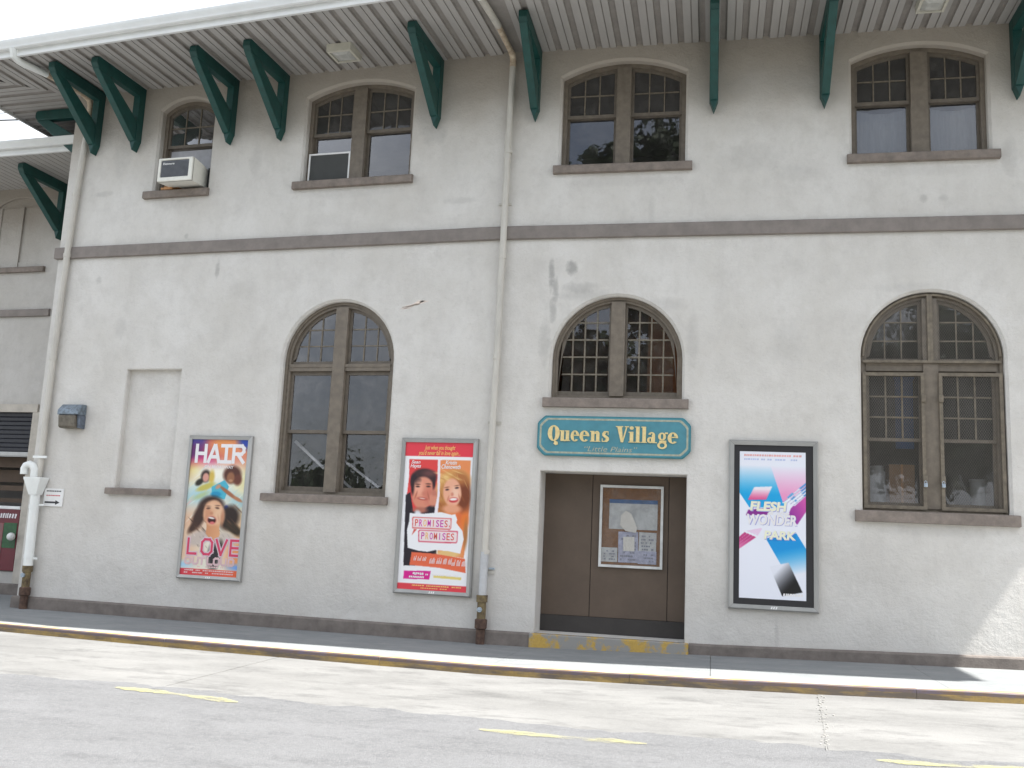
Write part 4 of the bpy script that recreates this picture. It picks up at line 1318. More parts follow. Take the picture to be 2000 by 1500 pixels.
a.blur(1)
print_sheet(a, PX0, PX1, PZ0, PZ1, YP, t1, og1)
def uvx(u): return PX0 + u * (PX1 - PX0)
def uvz(v): return PZ1 - v * (PZ1 - PZ0)
def strokes(mb, segs, x0, x1, z0, z1, th, y, shear=0.0):
    """block letters from straight strokes in a unit box"""
    for (a_, b_) in segs:
        p = Vector((x0 + a_[0] * (x1 - x0) + shear * a_[1] * (z1 - z0), z0 + a_[1] * (z1 - z0))); q = Vector((x0 + b_[0] * (x1 - x0) + shear * b_[1] * (z1 - z0), z0 + b_[1] * (z1 - z0)))
        d = (q - p).normalized(); n_ = Vector((-d.y, d.x)) * th / 2; e = d * th * .45
        pts = [p - e + n_, q + e + n_, q + e - n_, p - e - n_]
        global _zs; _zs += .00002
        mb.add([(r.x, y - _zs, r.y) for r in pts], [(0, 1, 2, 3)])
    return mb
_zs = 0
GL = {'H': [((0, 0), (0, 1)), ((1, 0), (1, 1)), ((0, .5), (1, .5))], 'A': [((0, 0), (.5, 1)), ((1, 0), (.6, 1)), ((.25, .3), (.85, .3))],
      'I': [((.5, 0), (.5, 1)), ((0, 0), (1, 0)), ((0, 1), (1, 1))], 'R': [((0, 0), (0, 1)), ((0, 1), (.8, 1)), ((.8, 1), (1, .85)), ((1, .85), (1, .65)), ((1, .65), (.8, .5)), ((.8, .5), (0, .5)), ((.4, .5), (1, 0))],
      'L': [((0, 0), (0, 1)), ((0, 0), (1, 0))], 'O': [((0, .2), (0, .8)), ((0, .8), (.25, 1)), ((.25, 1), (.75, 1)), ((.75, 1), (1, .8)), ((1, .8), (1, .2)), ((1, .2), (.75, 0)), ((.75, 0), (.25, 0)), ((.25, 0), (0, .2))],
      'V': [((0, 1), (.5, 0)), ((1, 1), (.5, 0))], 'E': [((0, 0), (0, 1)), ((0, 1), (1, 1)), ((0, .5), (.9, .5)), ((0, 0), (1, 0))],
      'U': [((0, 1), (0, .2)), ((0, .2), (.25, 0)), ((.25, 0), (.75, 0)), ((.75, 0), (1, .2)), ((1, .2), (1, 1))], 'T': [((0, 1), (1, 1)), ((.5, 1), (.5, 0))], 'D': [((0, 0), (0, 1)), ((0, 1), (.75, 1)), ((.75, 1), (1, .8)), ((1, .8), (1, .2)), ((1, .2), (.75, 0)), ((.75, 0), (0, 0))]}
def word(mb, w_, us, z0, z1, th, y, fx=uvx, shear=0):
    for ch, (ua, ub) in zip(w_, us): strokes(mb, GL[ch], fx(ua), fx(ub), z0, z1, th, y, shear)
    return mb
_TH = .054
hu = [(.095, .255), (.315, .50), (.545, .70), (.755, .93)]
word(MB(), 'HAIR', hu, uvz(.165), uvz(.045), _TH, YP - .001).build('poster_title', M_TEXTW, t1, og1)
tb = text_mb('ON BROADWAY', uvx(.26), uvx(.77), uvz(.215), uvz(.193), YP - .001, .001, offset=.01); tb.build('poster_lettering', M_TEXTW, t1, og1)
lu = [(.10, .245), (.345, .52), (.595, .775), (.85, .985)]
word(MB(), 'LOVE', lu, uvz(.845), uvz(.738), .072, YP - .001).build('poster_title', M_LOVEB, t1, og1)
_zs += .001
word(MB(), 'LOVE', lu, uvz(.845), uvz(.738), .036, YP - .002).build('poster_title', M_LOVE, t1, og1)
ou = [(.075, .165), (.21, .295), (.325, .41), None, (.465, .545), (.58, .67), (.705, .79), (.835, .92)]
mb = MB(); mb2 = MB()
for ch, q in zip('OUT LOUD', ou):
    if q: strokes(mb, GL[ch], uvx(q[0]), uvx(q[1]), uvz(.918), uvz(.873), .032, YP - .001)
mb.build('poster_title', M_TEXTPK, t1, og1)
_zs += .001
for ch, q in zip('OUT LOUD', ou):
    if q: strokes(mb2, GL[ch], uvx(q[0]), uvx(q[1]), uvz(.918), uvz(.873), .009, YP - .002)
mb2.build('poster_title', M_LOVEB, t1, og1)
fine_print(fine_print(MB(), uvx(.06), uvx(.93), uvz(.99), uvz(.955), YP - .001, 2, .9, .006), uvx(.2), uvx(.8), uvz(.945), uvz(.927), YP - .001, 1, .6).build('fine_print', M_TEXTPK, t1, og1)

# --- poster 2
t2, og2 = poster_case('framed red and orange poster lettered PROMISES PROMISES with two faces', 'L', -1.385, -.205, .615, 2.86, .065)
PX0, PX1, PZ0, PZ1 = -1.32, -.27, .68, 2.795
def Z2(x, y):
    v = (y - 98) / 1257
    for _ in range(3):
        u = (x - (200 - (y - 98) * .0675)) / (585 + 15 * (y - 98) / 1257); v = (y - 98 - (12 + 25 * v) * u) / 1257
    return (u, v)
a = Art(122, 246)
a.fill((.97, .97, .98))
a.poly([(0, 0), (1, 0), (1, .098), (0, .098)], (.91, .25, .31))
red = (.90, .28, .28)
a.poly(ZS(Z2, [(228, 250), (475, 255), (468, 500), (440, 712), (235, 712), (195, 700), (205, 560), (225, 400)]), red)
a.poly(ZS(Z2, [(495, 258), (755, 262), (740, 500), (735, 700), (690, 1100), (470, 1060), (470, 715), (480, 600)]), (.94, .58, .36))
a.ell(.85, .5, .12, .1, (.90, .45, .25), .5, a=.7)
# man
a.poly(ZS(Z2, [(195, 560), (235, 535), (260, 700), (440, 640), (455, 712), (460, 1160), (172, 1160)]), (.16, .13, .17))
a.ell(*Z2(355, 410), .185, .062, (.26, .17, .18), .12); a.ell(*Z2(265, 440), .05, .05, (.18, .13, .16), .2); a.ell(*Z2(400, 375), .09, .02, (.42, .26, .26), .6)
a.ell(*Z2(342, 545), .158, .108, (.88, .57, .47), .08, .05); a.ell(*Z2(335, 470), .10, .03, (.96, .70, .60), .5); a.ell(*Z2(345, 500), .150, .075, (.90, .60, .50), .12); a.ell(*Z2(300, 440), .05, .02, (.20, .13, .15), .4, -.5); a.ell(*Z2(258, 490), .025, .05, (.20, .13, .15), .4); a.ell(*Z2(440, 470), .022, .045, (.22, .14, .16), .4); a.ell(*Z2(455, 560), .05, .07, (.84, .52, .43), .25, .2); a.ell(*Z2(310, 500), .06, .05, (.96, .68, .58), .5); a.ell(*Z2(395, 560), .07, .06, (.84, .50, .42), .5)
a.ell(*Z2(440, 590), .07, .055, (.88, .58, .48), .2, .3); a.ell(*Z2(445, 545), .05, .02, (.80, .50, .42), .4)
a.ell(*Z2(300, 487), .030, .006, (.28, .18, .17), .4); a.ell(*Z2(392, 487), .030, .006, (.28, .18, .17), .4); a.ell(*Z2(300, 468), .04, .004, (.35, .22, .2), .4); a.ell(*Z2(392, 465), .04, .004, (.35, .22, .2), .4)
a.ell(*Z2(350, 548), .022, .012, (.80, .48, .40), .8, a=.6); a.ell(*Z2(338, 592), .070, .010, (.72, .32, .28), .35, .1); a.ell(*Z2(338, 590), .045, .0035, (.95, .88, .84), .4, .1); a.ell(*Z2(285, 560), .01, .025, (.74, .42, .34), .6, .3); a.ell(*Z2(392, 570), .01, .025, (.74, .42, .34), .6, -.3); a.ell(*Z2(320, 690), .10, .02, (.72, .45, .38), .4)
a.ell(*Z2(300, 720), .05, .02, (.90, .90, .92), .4, .6)
# woman
a.ell(*Z2(625, 440), .215, .080, (.86, .62, .36), .18); a.ell(*Z2(520, 470), .09, .07, (.93, .76, .48), .3, .2); a.ell(*Z2(690, 560), .11, .11, (.50, .26, .16), .3, -.1); a.ell(*Z2(520, 560), .08, .095, (.80, .56, .32), .3, .1); a.ell(*Z2(505, 670), .08, .04, (.72, .45, .25), .35, -.4)
a.ell(*Z2(670, 420), .10, .04, (.72, .45, .26), .5, .5); a.streaks((.52, .22, .98, .48), 1.2, 22, [(.95, .78, .5), (.60, .34, .2), (.85, .6, .35)], .06, .008, .5)
a.ell(*Z2(595, 540), .130, .095, (.95, .70, .58), .08, -.1); a.ell(*Z2(620, 560), .06, .05, (.98, .80, .70), .5)
a.ell(*Z2(553, 515), .026, .006, (.25, .16, .18), .35, -.15); a.ell(*Z2(635, 500), .028, .006, (.25, .16, .18), .35, -.15); a.ell(*Z2(550, 495), .035, .003, (.5, .3, .2), .5, -.2); a.ell(*Z2(635, 480), .035, .003, (.5, .3, .2), .5, -.2)
a.ell(*Z2(595, 555), .02, .012, (.86, .55, .46), .5); a.ell(*Z2(606, 604), .066, .018, (.80, .24, .26), .2, -.08); a.ell(*Z2(605, 598), .054, .0085, (.99, .97, .95), .25, -.08); a.ell(*Z2(560, 590), .008, .02, (.84, .52, .42), .6, .3); a.ell(*Z2(655, 580), .008, .02, (.84, .52, .42), .6, -.3); a.streaks((.50, .18, .80, .26), .3, 14, [(.97, .84, .58), (.80, .56, .32)], .07, .008, .6)
a.ell(*Z2(590, 680), .13, .028, (.93, .66, .52), .3); a.ell(*Z2(700, 780), .05, .05, (.93, .50, .22), .4); a.ell(*Z2(560, 1060), .16, .025, (.93, .78, .52), .3)
a.ell(*Z2(705, 900), .03, .09, (.72, .48, .28), .4)
a.poly(ZS(Z2, [(475, 250), (497, 252), (488, 560), (470, 720), (440, 720), (470, 560)]), (.97, .94, .97))
# white torn panel
a.poly(ZS(Z2, [(230, 715), (350, 722), (500, 708), (590, 732), (620, 725), (636, 770), (628, 800), (680, 870), (690, 940), (660, 1062), (560, 1040), (450, 1030), (380, 1045), (300, 1035), (210, 1010), (205, 860), (225, 780)]), (.97, .97, .98))
for (xa, ya, xb, yb, cc) in ((250, 745, 590, 852, (.88, .42, .42)), (302, 856, 642, 968, (.87, .35, .45))):
    a.poly(ZS(Z2, [(xa + 12, ya), (xb, ya + 14), (xb - 4, yb - 8), (xb - 16, yb + 8), (xa, yb - 6), (xa, ya + 10)]), cc)
    a.poly(ZS(Z2, [(xa + 18, ya + 9), (xb - 9, ya + 22), (xb - 12, yb - 12), (xb - 20, yb - 3), (xa + 8, yb - 16), (xa + 9, ya + 16)]), (.96, .90, .90))
a.poly(ZS(Z2, [(265, 852), (292, 853), (245, 905)]), (.85, .35, .30))
a.poly(ZS(Z2, [(245, 1045), (450, 1062), (700, 1105), (705, 1225), (480, 1180), (225, 1155)]), (.93, .44, .30))
a.poly(ZS(Z2, [(178, 1203), (410, 1206), (395, 1278), (170, 1270)]), (.88, .12, .58))
a.poly(ZS(Z2, [(432, 1240), (670, 1262), (665, 1284), (430, 1262)]), (.93, .85, .50))
a.poly([(0, .958), (1, .958), (1, 1.01), (0, 1.01)], (.90, .27, .32))
a.blur(1)
print_sheet(a, PX0, PX1, PZ0, PZ1, YP, t2, og2)
def zt2(body, xa, ya, xb, yb, m, **kw):
    (u0, v1), (u1, v0) = Z2(xa, yb), Z2(xb, ya)
    text_mb(body, uvx(u0), uvx(u1), uvz(v1), uvz(v0), YP - .001, .001, **kw).build('poster_lettering', m, t2, og2)
zt2('Just when you thought', 360, 132, 628, 175, M_TEXTY, shear=.3, offset=.012)
zt2("you'd never fall in love again...", 305, 178, 670, 222, M_TEXTY, shear=.3, offset=.012)
zt2('Sean', 245, 258, 325, 285, M_TEXTW, shear=.3, offset=.015); zt2('Hayes', 235, 290, 330, 330, M_TEXTW, shear=.3, offset=.015)
zt2('Kristin', 540, 262, 640, 295, M_TEXTW, shear=.3, offset=.015); zt2('Chenoweth', 505, 297, 672, 332, M_TEXTW, shear=.3, offset=.015)
cols = [M_TEXTO, M_TEXTP, M_TEXTY, M_TEXTP, M_TEXTO, M_TEXTP, M_TEXTP, M_TEXTO]
for (xa, ya, cs) in ((272, 768, cols), (326, 880, cols[1:] + cols[:1])):
    for i, ch in enumerate('PROMISES'):
        wch = 36
        xl = xa + i * 36.5
        dy = i * 1.6
        zt2(ch, xl + (10 if ch == 'I' else 0), ya + dy, xl + (20 if ch == 'I' else 31), ya + 58 + dy, cs[i], offset=.01)
zt2(',', 566, 822, 576, 842, M_TEXTO)
zt2('on Broadway', 400, 985, 520, 1012, mat('lettering_faint', (.70, .70, .74), .5)) if False else None
mb = MB(); random.seed(3)
def scribble(mb, xa, xb, z0, z1, y):
    x = xa
    while x < xb:
        for k_ in range(random.choice((3, 4, 6))):
            w_ = .012
            h_ = (z1 - z0) * random.uniform(.45, 1)
            sh = .012
            mb.add([(x, y, z0), (x + .0065, y, z0), (x + .0065 + sh, y, z0 + h_), (x + sh, y, z0 + h_)], [(0, 1, 2, 3)])
            x += .014
        x += .02
    return mb
u0, v0 = Z2(260, 1080); u1, v1 = Z2(680, 1175)
for (xa, ya, xb, yb) in ((258, 1076, 370, 1118), (395, 1092, 560, 1145), (585, 1110, 690, 1165)):
    (q0, w0), (q1, w1) = Z2(xa, yb), Z2(xb, ya); scribble(mb, uvx(q0), uvx(q1), uvz(w0), uvz(w1 + .004), YP - .0015)
(q0, w0), (q1, w1) = Z2(240, 1160), Z2(690, 1180); fine_print(mb, uvx(.22), uvx(.95), uvz(.905), uvz(.885), YP, 1, .7, .004)
(q0, w0), (q1, w1) = Z2(215, 1268), Z2(350, 1215); fine_print(mb, uvx(q0), uvx(q1), uvz(w0), uvz(w1), YP, 2, .95, .006)
mb.build('fine_print', M_TEXTW, t2, og2)
fine_print(fine_print(MB(), uvx(.2), uvx(.92), uvz(.978), uvz(.962), YP, 1, .85, .004), uvx(.32), uvx(.72), uvz(.992), uvz(.980), YP, 1, .8, .004).build('fine_print', M_TEXTY, t2, og2)

# --- poster 3
t3, og3 = poster_case('framed white poster with cyan and magenta diagonals in a black border', 'R', 3.32, 4.485, .675, 2.93, .068)
MB().ring(rect(3.388, 4.417, .743, 2.862), [(3.462, .825), (4.322, .825), (4.322, 2.775), (3.462, 2.775)], -.052, -.046).build('black_border', M_BLACK, t3, og3)
PX0, PX1, PZ0, PZ1 = 3.455, 4.33, .818, 2.782
def Z3(x, y):
    v = (y - 135) / 1195
    u = (x - (150 - (y - 135) * .0143)) / 542; return (u, (y - 135 - 8 * u) / 1195)
a = Art(112, 250)
W_ = (.94, .95, .99); CY = (.10, .66, .90); MG = (.78, .22, .62)
a.fill(W_)
a.poly(ZS(Z3, [(150, 250), (420, 250), (520, 520), (520, 600), (230, 600), (150, 480)]), W_, grad=(CY, (.4, .10), (.4, .30)))
a.poly(ZS(Z3, [(400, 250), (690, 250), (690, 440), (500, 560)]), W_, grad=((.95, .62, .80), (.7, .10), (.7, .30)))
a.poly(ZS(Z3, [(145, 480), (240, 620), (200, 780), (145, 800)]), W_)
a.poly(ZS(Z3, [(560, 600), (690, 470), (690, 610), (610, 730), (530, 680)]), (.88, .38, .70), grad=((.58, .20, .62), (.95, .28), (.8, .48)))
a.poly(ZS(Z3, [(220, 620), (400, 600), (370, 660), (200, 665)]), (.55, .18, .58))
a.poly(ZS(Z3, [(270, 435), (415, 428), (365, 535), (218, 540)]), (.97, .94, .97), grad=((.90, .32, .56), (.3, .26), (.3, .335)))
for k_ in range(4):
    o_ = k_ * 27
    a.poly(ZS(Z3, [(490 + o_, 560 + o_ * .25), (512 + o_, 560 + o_ * .25), (700, 398 + o_ * 1.05), (700, 378 + o_ * 1.05)]), (.95, .97, 1.0))
    a.poly(ZS(Z3, [(625 + o_ * .4, 440 + o_ * .75), (640 + o_ * .4, 445 + o_ * .75), (700, 393 + o_ * 1.02), (700, 380 + o_ * 1.02)]), (.25, .62, .88))
    a.poly(ZS(Z3, [(530 + o_, 515 + o_ * .5), (545 + o_, 522 + o_ * .5), (585 + o_ * .5, 482 + o_), (570 + o_ * .5, 475 + o_)]), (.35, .70, .90))
    a.poly(ZS(Z3, [(500 + o_, 552 + o_ * .3), (504 + o_, 552 + o_ * .3), (700, 400 + o_ * .95), (700, 397 + o_ * .95)]), (.40, .34, .62))
for k_ in range(4):
    o_ = k_ * 24
    a.poly(ZS(Z3, [(140, 845 + o_), (190 + o_, 800 + o_ * .4), (208 + o_, 812 + o_ * .4), (140, 868 + o_)]), (.78, .26, .52), grad=((.92, .55, .74), (.1, .6), (.1, .68)))
    a.poly(ZS(Z3, [(205 + o_, 790 + o_ * .4), (222 + o_, 800 + o_ * .4), (330, 770), (318, 765)]), (.93, .82, .92))
a.poly(ZS(Z3, [(365, 860), (600, 800), (690, 950), (690, 1160), (535, 1160), (450, 1010)]), (.06, .60, .88), grad=(W_, (.7, .66), (.72, .84)))
a.poly(ZS(Z3, [(365, 845), (600, 800), (590, 860), (370, 870)]), (.05, .55, .84))
a.poly(ZS(Z3, [(385, 1070), (535, 1035), (640, 1265), (480, 1300)]), (.92, .93, .97), grad=((.04, .04, .05), (.6, .79), (.68, .95)))
a.blur(1)
print_sheet(a, PX0, PX1, PZ0, PZ1, YP, t3, og3)
def zt3(body, xa, ya, xb, yb, m, **kw):
    (u0, v1), (u1, v0) = Z3(xa, yb), Z3(xb, ya)
    text_mb(body, uvx(u0), uvx(u1), uvz(v1), uvz(v0), YP - .001, .001, **kw).build('poster_lettering', m, t3, og3)
M_SHD = mat('lettering_shadow_violet', (.40, .40, .72), .5)
zt3('FLESH', 238, 556, 535, 632, M_SHD, shear=.12, offset=.05); 
zt3('WONDER', 212, 662, 612, 742, M_SHD, shear=.12, offset=.045)
zt3('PARK', 347, 792, 602, 858, M_SHD, shear=.12, offset=.05)
YP2 = YP; YP = YP - .0015
zt3('FLESH', 232, 552, 530, 626, M_TEXTLY, shear=.12, offset=.04)
zt3('& the', 372, 630, 550, 656, M_TEXTW, shear=.3, offset=.02)
zt3('WONDER', 206, 657, 608, 738, M_TEXTW, shear=.12, offset=.035)
zt3('PARK', 342, 788, 598, 853, M_TEXTLY, shear=.12, offset=.04)
YP = YP2
mb = MB(); fine_print(mb, uvx(.05), uvx(.94), uvz(.042), uvz(.015), YP, 1, .9, .003); mb.build('fine_print', mat('print_salmon', (.80, .42, .40), .5, var=.1), t3, og3)
mb = MB(); fine_print(mb, uvx(.06), uvx(.88), uvz(.068), uvz(.045), YP, 1, .75, .003); mb.build('fine_print', mat('print_pale_blue', (.50, .56, .78), .5, var=.1), t3, og3)
mb = MB(); fine_print(mb, uvx(.64), uvx(.94), uvz(.978), uvz(.945), YP, 1, .95, .006); mb.build('fine_print', M_TEXTW, t3, og3)

# ------------------------------------------------------------------ station name sign
SGO = (1.73, 0, 2.645)
sg = thing('station_sign', 'teal board lettered Queens Village in gold above the doorway', 'sign', 'R', SGO)
sx0, sx1, sz0, sz1 = .655, 2.805, 2.645, 3.215
def notched(x0, x1, z0, z1, c, e=.028):
    # corner: short step, long diagonal, short step
    pts = []
    for (cx_, cz_, dx, dz, first_) in ((x0, z0, 1, 1, 0), (x1, z0, -1, 1, 1), (x1, z1, -1, -1, 0), (x0, z1, 1, -1, 1)):
        q = [(cx_, cz_ + dz * (c + e)), (cx_ + dx * e * .6, cz_ + dz * c), (cx_ + dx * c, cz_ + dz * e * .6), (cx_ + dx * (c + e), cz_)]
        pts += q if first_ == 0 else q[::-1]
    return pts
bd = MB(); bd.prism(notched(sx0, sx1, sz0, sz1, .085), -.062, -.018)
bevel_all(bd.build('sign_board', M_SIGNE, sg, SGO), .008)
MB().prism(notched(sx0 + .018, sx1 - .018, sz0 + .018, sz1 - .018, .08), -.0635, -.060).build('sign_face', M_SIGNB, sg, SGO)
o1 = notched(sx0 + .035, sx1 - .035, sz0 + .035, sz1 - .035, .078); i1 = notched(sx0 + .060, sx1 - .060, sz0 + .060, sz1 - .060, .072)
MB().ring(o1, i1, -.066, -.0630).build('sign_border', M_GOLDP, sg, SGO)

# fat-face serif letters, built from stems, hairlines, bowls and serifs
def ell_ring(mb, cx, cz, rx, rz, tx, tz, y0, y1, a0=0, a1=2 * math.pi, n=28, cut=None):
    """ring whose thickness is tx at the sides and tz at top and bottom"""
    full = abs(a1 - a0 - 2 * math.pi) < 1e-6
    A_, B_ = [], []
    for i in range(n + 1):
        t = a0 + (a1 - a0) * i / n
        A_.append((cx + rx * math.cos(t), cz + rz * math.sin(t))); B_.append((cx + (rx - tx) * math.cos(t), cz + (rz - tz) * math.sin(t)))
    for i in range(n):
        q = [A_[i], A_[i + 1], B_[i + 1], B_[i]]
        vs = [(p[0], y0, p[1]) for p in q] + [(p[0], y1, p[1]) for p in q]
        mb.add(vs, [(0, 1, 2, 3), (0, 1, 5, 4), (2, 3, 7, 6)] + ([(0, 3, 7, 4)] if (i == 0 and not full) else []) + ([(1, 2, 6, 5)] if (i == n - 1 and not full) else []))
def bar(mb, x0, x1, z0, z1, y0, y1): mb.box(x0, x1, y0, y1, z0, z1)
def para(mb, xa0, xb0, za, xa1, xb1, zb, y0, y1):
    mb.prism([(xa0, za), (xb0, za), (xb1, zb), (xa1, zb)], y0, y1)
def fat_word(px):
    """px: letters with left edge and width measured on the board, baseline z and x-height in metres"""
    y0, y1 = -.078, -.0636
    base, xh, cap = 2.855, .150, .225
    out = []
    hl, sf = .013, .012
    for ch, x, w_ in px:
        mb = MB(); st_ = w_ * .40
        if ch == 'Q':
            ell_ring(mb, x + w_ / 2, base + cap / 2 - .004, w_ / 2, cap / 2, w_ * .36, .016, y0, y1)
            mb.prism([(x + w_ * .50, base + .01), (x + w_ * .85, base - .015), (x + w_ * .88, base - .05), (x + w_ * .68, base - .062), (x + w_ * .50, base - .04), (x + w_ * .58, base - .02)], y0 - .001, y1)
        elif ch in 'un':
            s1, s2 = x + w_ * .10, x + w_ * .60; sw = w_ * .32
            bar(mb, s1, s1 + sw, base, base + xh, y0, y1); bar(mb, s2, s2 + sw, base, base + xh * .82, y0, y1)
            if ch == 'n':
                bar(mb, s1 - .014, s1 + sw + .01, base, base + sf, y0 - .001, y1); bar(mb, s2 - .010, s2 + sw + .014, base, base + sf, y0 - .001, y1)
                bar(mb, s1 - .014, s1 + sw * .5, base + xh - sf, base + xh, y0 - .001, y1)
                ell_ring(mb, (s1 + sw + s2 + sw) / 2, base + xh * .74, (s2 - s1) / 2, xh * .27, sw * .62, .018, y0 - .0005, y1, 0, math.pi, 12)
            else:
                bar(mb, s2, s2 + sw, base + xh * .8, base + xh, y0, y1)
                bar(mb, s1 - .014, s1 + sw * .5, base + xh - sf, base + xh, y0 - .001, y1); bar(mb, s2 - .014, s2 + sw * .5, base + xh - sf, base + xh, y0 - .001, y1); bar(mb, s2 + sw * .5, s2 + sw + .016, base, base + sf, y0 - .001, y1)
                ell_ring(mb, (s1 + s2 + sw) / 2, base + xh * .24, (s2 + sw - s1) / 2, xh * .26, sw * .9, .022, y0 - .0005, y1, math.pi, 2 * math.pi, 12)
        elif ch in 'e':
            ell_ring(mb, x + w_ / 2, base + xh / 2, w_ / 2, xh / 2 + .003, w_ * .36, .014, y0, y1, .35, 2 * math.pi - .75, 26)
            bar(mb, x + w_ * .3, x + w_ * .97, base + xh * .52, base + xh * .52 + hl, y0, y1)
            ell_ring(mb, x + w_ / 2, base + xh / 2, w_ / 2, xh / 2 + .003, w_ * .22, .014, y0 - .0004, y1, -.0, .45, 6)
        elif ch == 's':
            mb.prism([(x + w_ * .10, base + xh * .80), (x + w_ * .30, base + xh * .98), (x + w_ * .60, base + xh * .86), (x + w_ * .42, base + xh * .70), (x + w_ * .92, base + xh * .42), (x + w_ * .96, base + xh * .18), (x + w_ * .70, base + .0), (x + w_ * .40, base + xh * .10), (x + w_ * .58, base + xh * .28), (x + w_ * .10, base + xh * .58)], y0, y1)
            bar(mb, x + w_ * .78, x + w_ * .86, base + xh * .66, base + xh, y0, y1); bar(mb, x + w_ * .06, x + w_ * .14, base, base + xh * .34, y0, y1)
            bar(mb, x + w_ * .30, x + w_ * .82, base + xh - .014, base + xh, y0 - .0006, y1); bar(mb, x + w_ * .10, x + w_ * .72, base, base + .013, y0 - .0006, y1)
        elif ch == 'V':
            para(mb, x + w_ * .38, x + w_ * .56, base, x + w_ * .06, x + w_ * .44, base + cap, y0, y1)
            para(mb, x + w_ * .46, x + w_ * .57, base, x + w_ * .80, x + w_ * .90, base + cap, y0 - .0006, y1)
            bar(mb, x - w_ * .04, x + w_ * .54, base + cap - sf, base + cap + .001, y0 - .001, y1); bar(mb, x + w_ * .68, x + w_ * 1.02, base + cap - sf, base + cap + .001, y0 - .001, y1)
        elif ch in 'il':
            top = cap if ch == 'l' else xh
            bar(mb, x + w_ * .2, x + w_ * .8, base, base + top, y0, y1); bar(mb, x, x + w_, base, base + sf, y0 - .001, y1); bar(mb, x, x + w_ * .6, base + top - sf, base + top, y0 - .001, y1)
            if ch == 'i': ell_ring(mb, x + w_ * .5, base + cap - .022, w_ * .34, .024, w_ * .34, .024, y0, y1)
        elif ch == 'a':
            bar(mb, x + w_ * .52, x + w_ * .84, base, base + xh * .80, y0, y1)
            ell_ring(mb, x + w_ * .50, base + xh * .74, w_ * .34, xh * .27, w_ * .22, .016, y0 - .0005, y1, 0, math.pi * .95, 12)
            ell_ring(mb, x + w_ * .36, base + xh * .27, w_ * .32, xh * .28, w_ * .24, .016, y0 - .0007, y1)
            bar(mb, x + w_ * .8, x + w_ * 1.03, base, base + sf, y0 - .001, y1)
        elif ch == 'g':
            ell_ring(mb, x + w_ * .44, base + xh * .62, w_ * .38, xh * .36, w_ * .26, .015, y0, y1)
            ell_ring(mb, x + w_ * .46, base - .030, w_ * .46, .050, w_ * .22, .020, y0 - .0006, y1)
            bar(mb, x + w_ * .18, x + w_ * .85, base + .006, base + .036, y0 - .0012, y1)
            bar(mb, x + w_ * .72, x + w_ * 1.0, base + xh * .86, base + xh, y0 - .0005, y1)
        out.append(mb)
    return out
# letter positions: board spans 2.15 m
def bxp(px_): return .655 + (px_ - 62) / (1938 - 62) * 2.15
LET = [('Q', 195, 150), ('u', 345, 128), ('e', 482, 105), ('e', 592, 120), ('n', 722, 125), ('s', 862, 98),
       ('V', 1042, 150), ('i', 1192, 72), ('l', 1268, 70), ('l', 1345, 70), ('a', 1412, 118), ('g', 1540, 125), ('e', 1662, 125)]
for mb in fat_word([(c_, bxp(x_), w_ / 1876 * 2.15) for c_, x_, w_ in LET]):
    mb.build('raised_letter', M_GOLD, sg, SGO)
text_mb('\u201cLittle Plains\u201d', bxp(655), bxp(1300), 2.718, 2.790, -.0637, .002, shear=.25).build('sign_lettering', M_GOLDP, sg, SGO)

# ------------------------------------------------------------------ notice board in the doorway
NO = (1.98, .45, 1.13)
nbt = thing('notice_board', 'cork notice board in a white frame on the boarded doorway', 'notice board', 'R', NO)
fx0, fx1, fz0, fz1 = 1.525, 2.425, 1.125, 2.285
MB().ring(rect(fx0, fx1, fz0, fz1), rect(fx0 + .035, fx1 - .035, fz0 + .035, fz1 - .035), .405, .454).build('frame', mat('board_frame', (.62, .63, .62), .45), nbt, NO)
MB().box(fx0 + .03, fx1 - .03, .435, .452, fz0 + .03, fz1 - .03).build('cork_sheet', M_CORK, nbt, NO)
def paper(x0, x1, z0, z1, y, m, rot=0, name='paper', fp=0):
    mb = MB()
    cx_, cz_ = (x0 + x1) / 2, (z0 + z1) / 2
    n_ = 6; vs = []
    for j in range(2):
        for i in range(n_ + 1):
            x = x0 + (x1 - x0) * i / n_ - cx_; z = (z0 if j == 0 else z1) - cz_
            vs.append((cx_ + x * math.cos(rot) - z * math.sin(rot), y + .003 * math.sin(i * 1.9 + j), cz_ + x * math.sin(rot) + z * math.cos(rot)))
    mb.add(vs, [(i, i + 1, n_ + 2 + i, n_ + 1 + i) for i in range(n_)])
    o = mb.build(name, m, nbt, NO)
    if fp:
        q = MB(); fine_print(q, x0 + .03, x1 - .03, z0 + .02, z1 - .03, y - .005, fp, .6)
        q.build('fine_print', M_INK, nbt, NO)
    return o
paper(1.66, 2.345, 1.665, 2.06, .430, M_PAPER, fp=0)
paper(1.66, 2.345, 2.03, 2.085, .426, M_BLUEP)
paper(1.80, 2.08, 1.20, 1.63, .429, M_PAPER2, .01, fp=8)
paper(2.09, 2.335, 1.35, 1.63, .428, M_PAPER, -.015, fp=5)
paper(2.08, 2.34, 1.19, 1.37, .424, M_PAPER2, .0, fp=3)
paper(1.56, 1.79, 1.20, 1.40, .427, M_PAPER, .0, fp=4)
mb = MB(); mb.add([(1.82, .418, 1.72), (1.83, .416, 1.86), (1.90, .414, 1.93), (1.98, .417, 1.88), (2.06, .416, 1.70), (2.05, .418, 1.62), (1.9, .417, 1.64)], [(0, 1, 2, 3, 4, 5, 6)])
mb.build('torn_paper', M_PAPERW, nbt, NO)
paper(1.87, 2.03, 1.36, 1.56, .4195, M_PAPERW, .02)

MB().box(fx0 + .036, fx1 - .036, .409, .4115, fz0 + .036, fz1 - .036).build('plastic_cover', glass_mat('plastic_cover', (.92, .92, .93), .10, .012, 5, .03), nbt, NO)
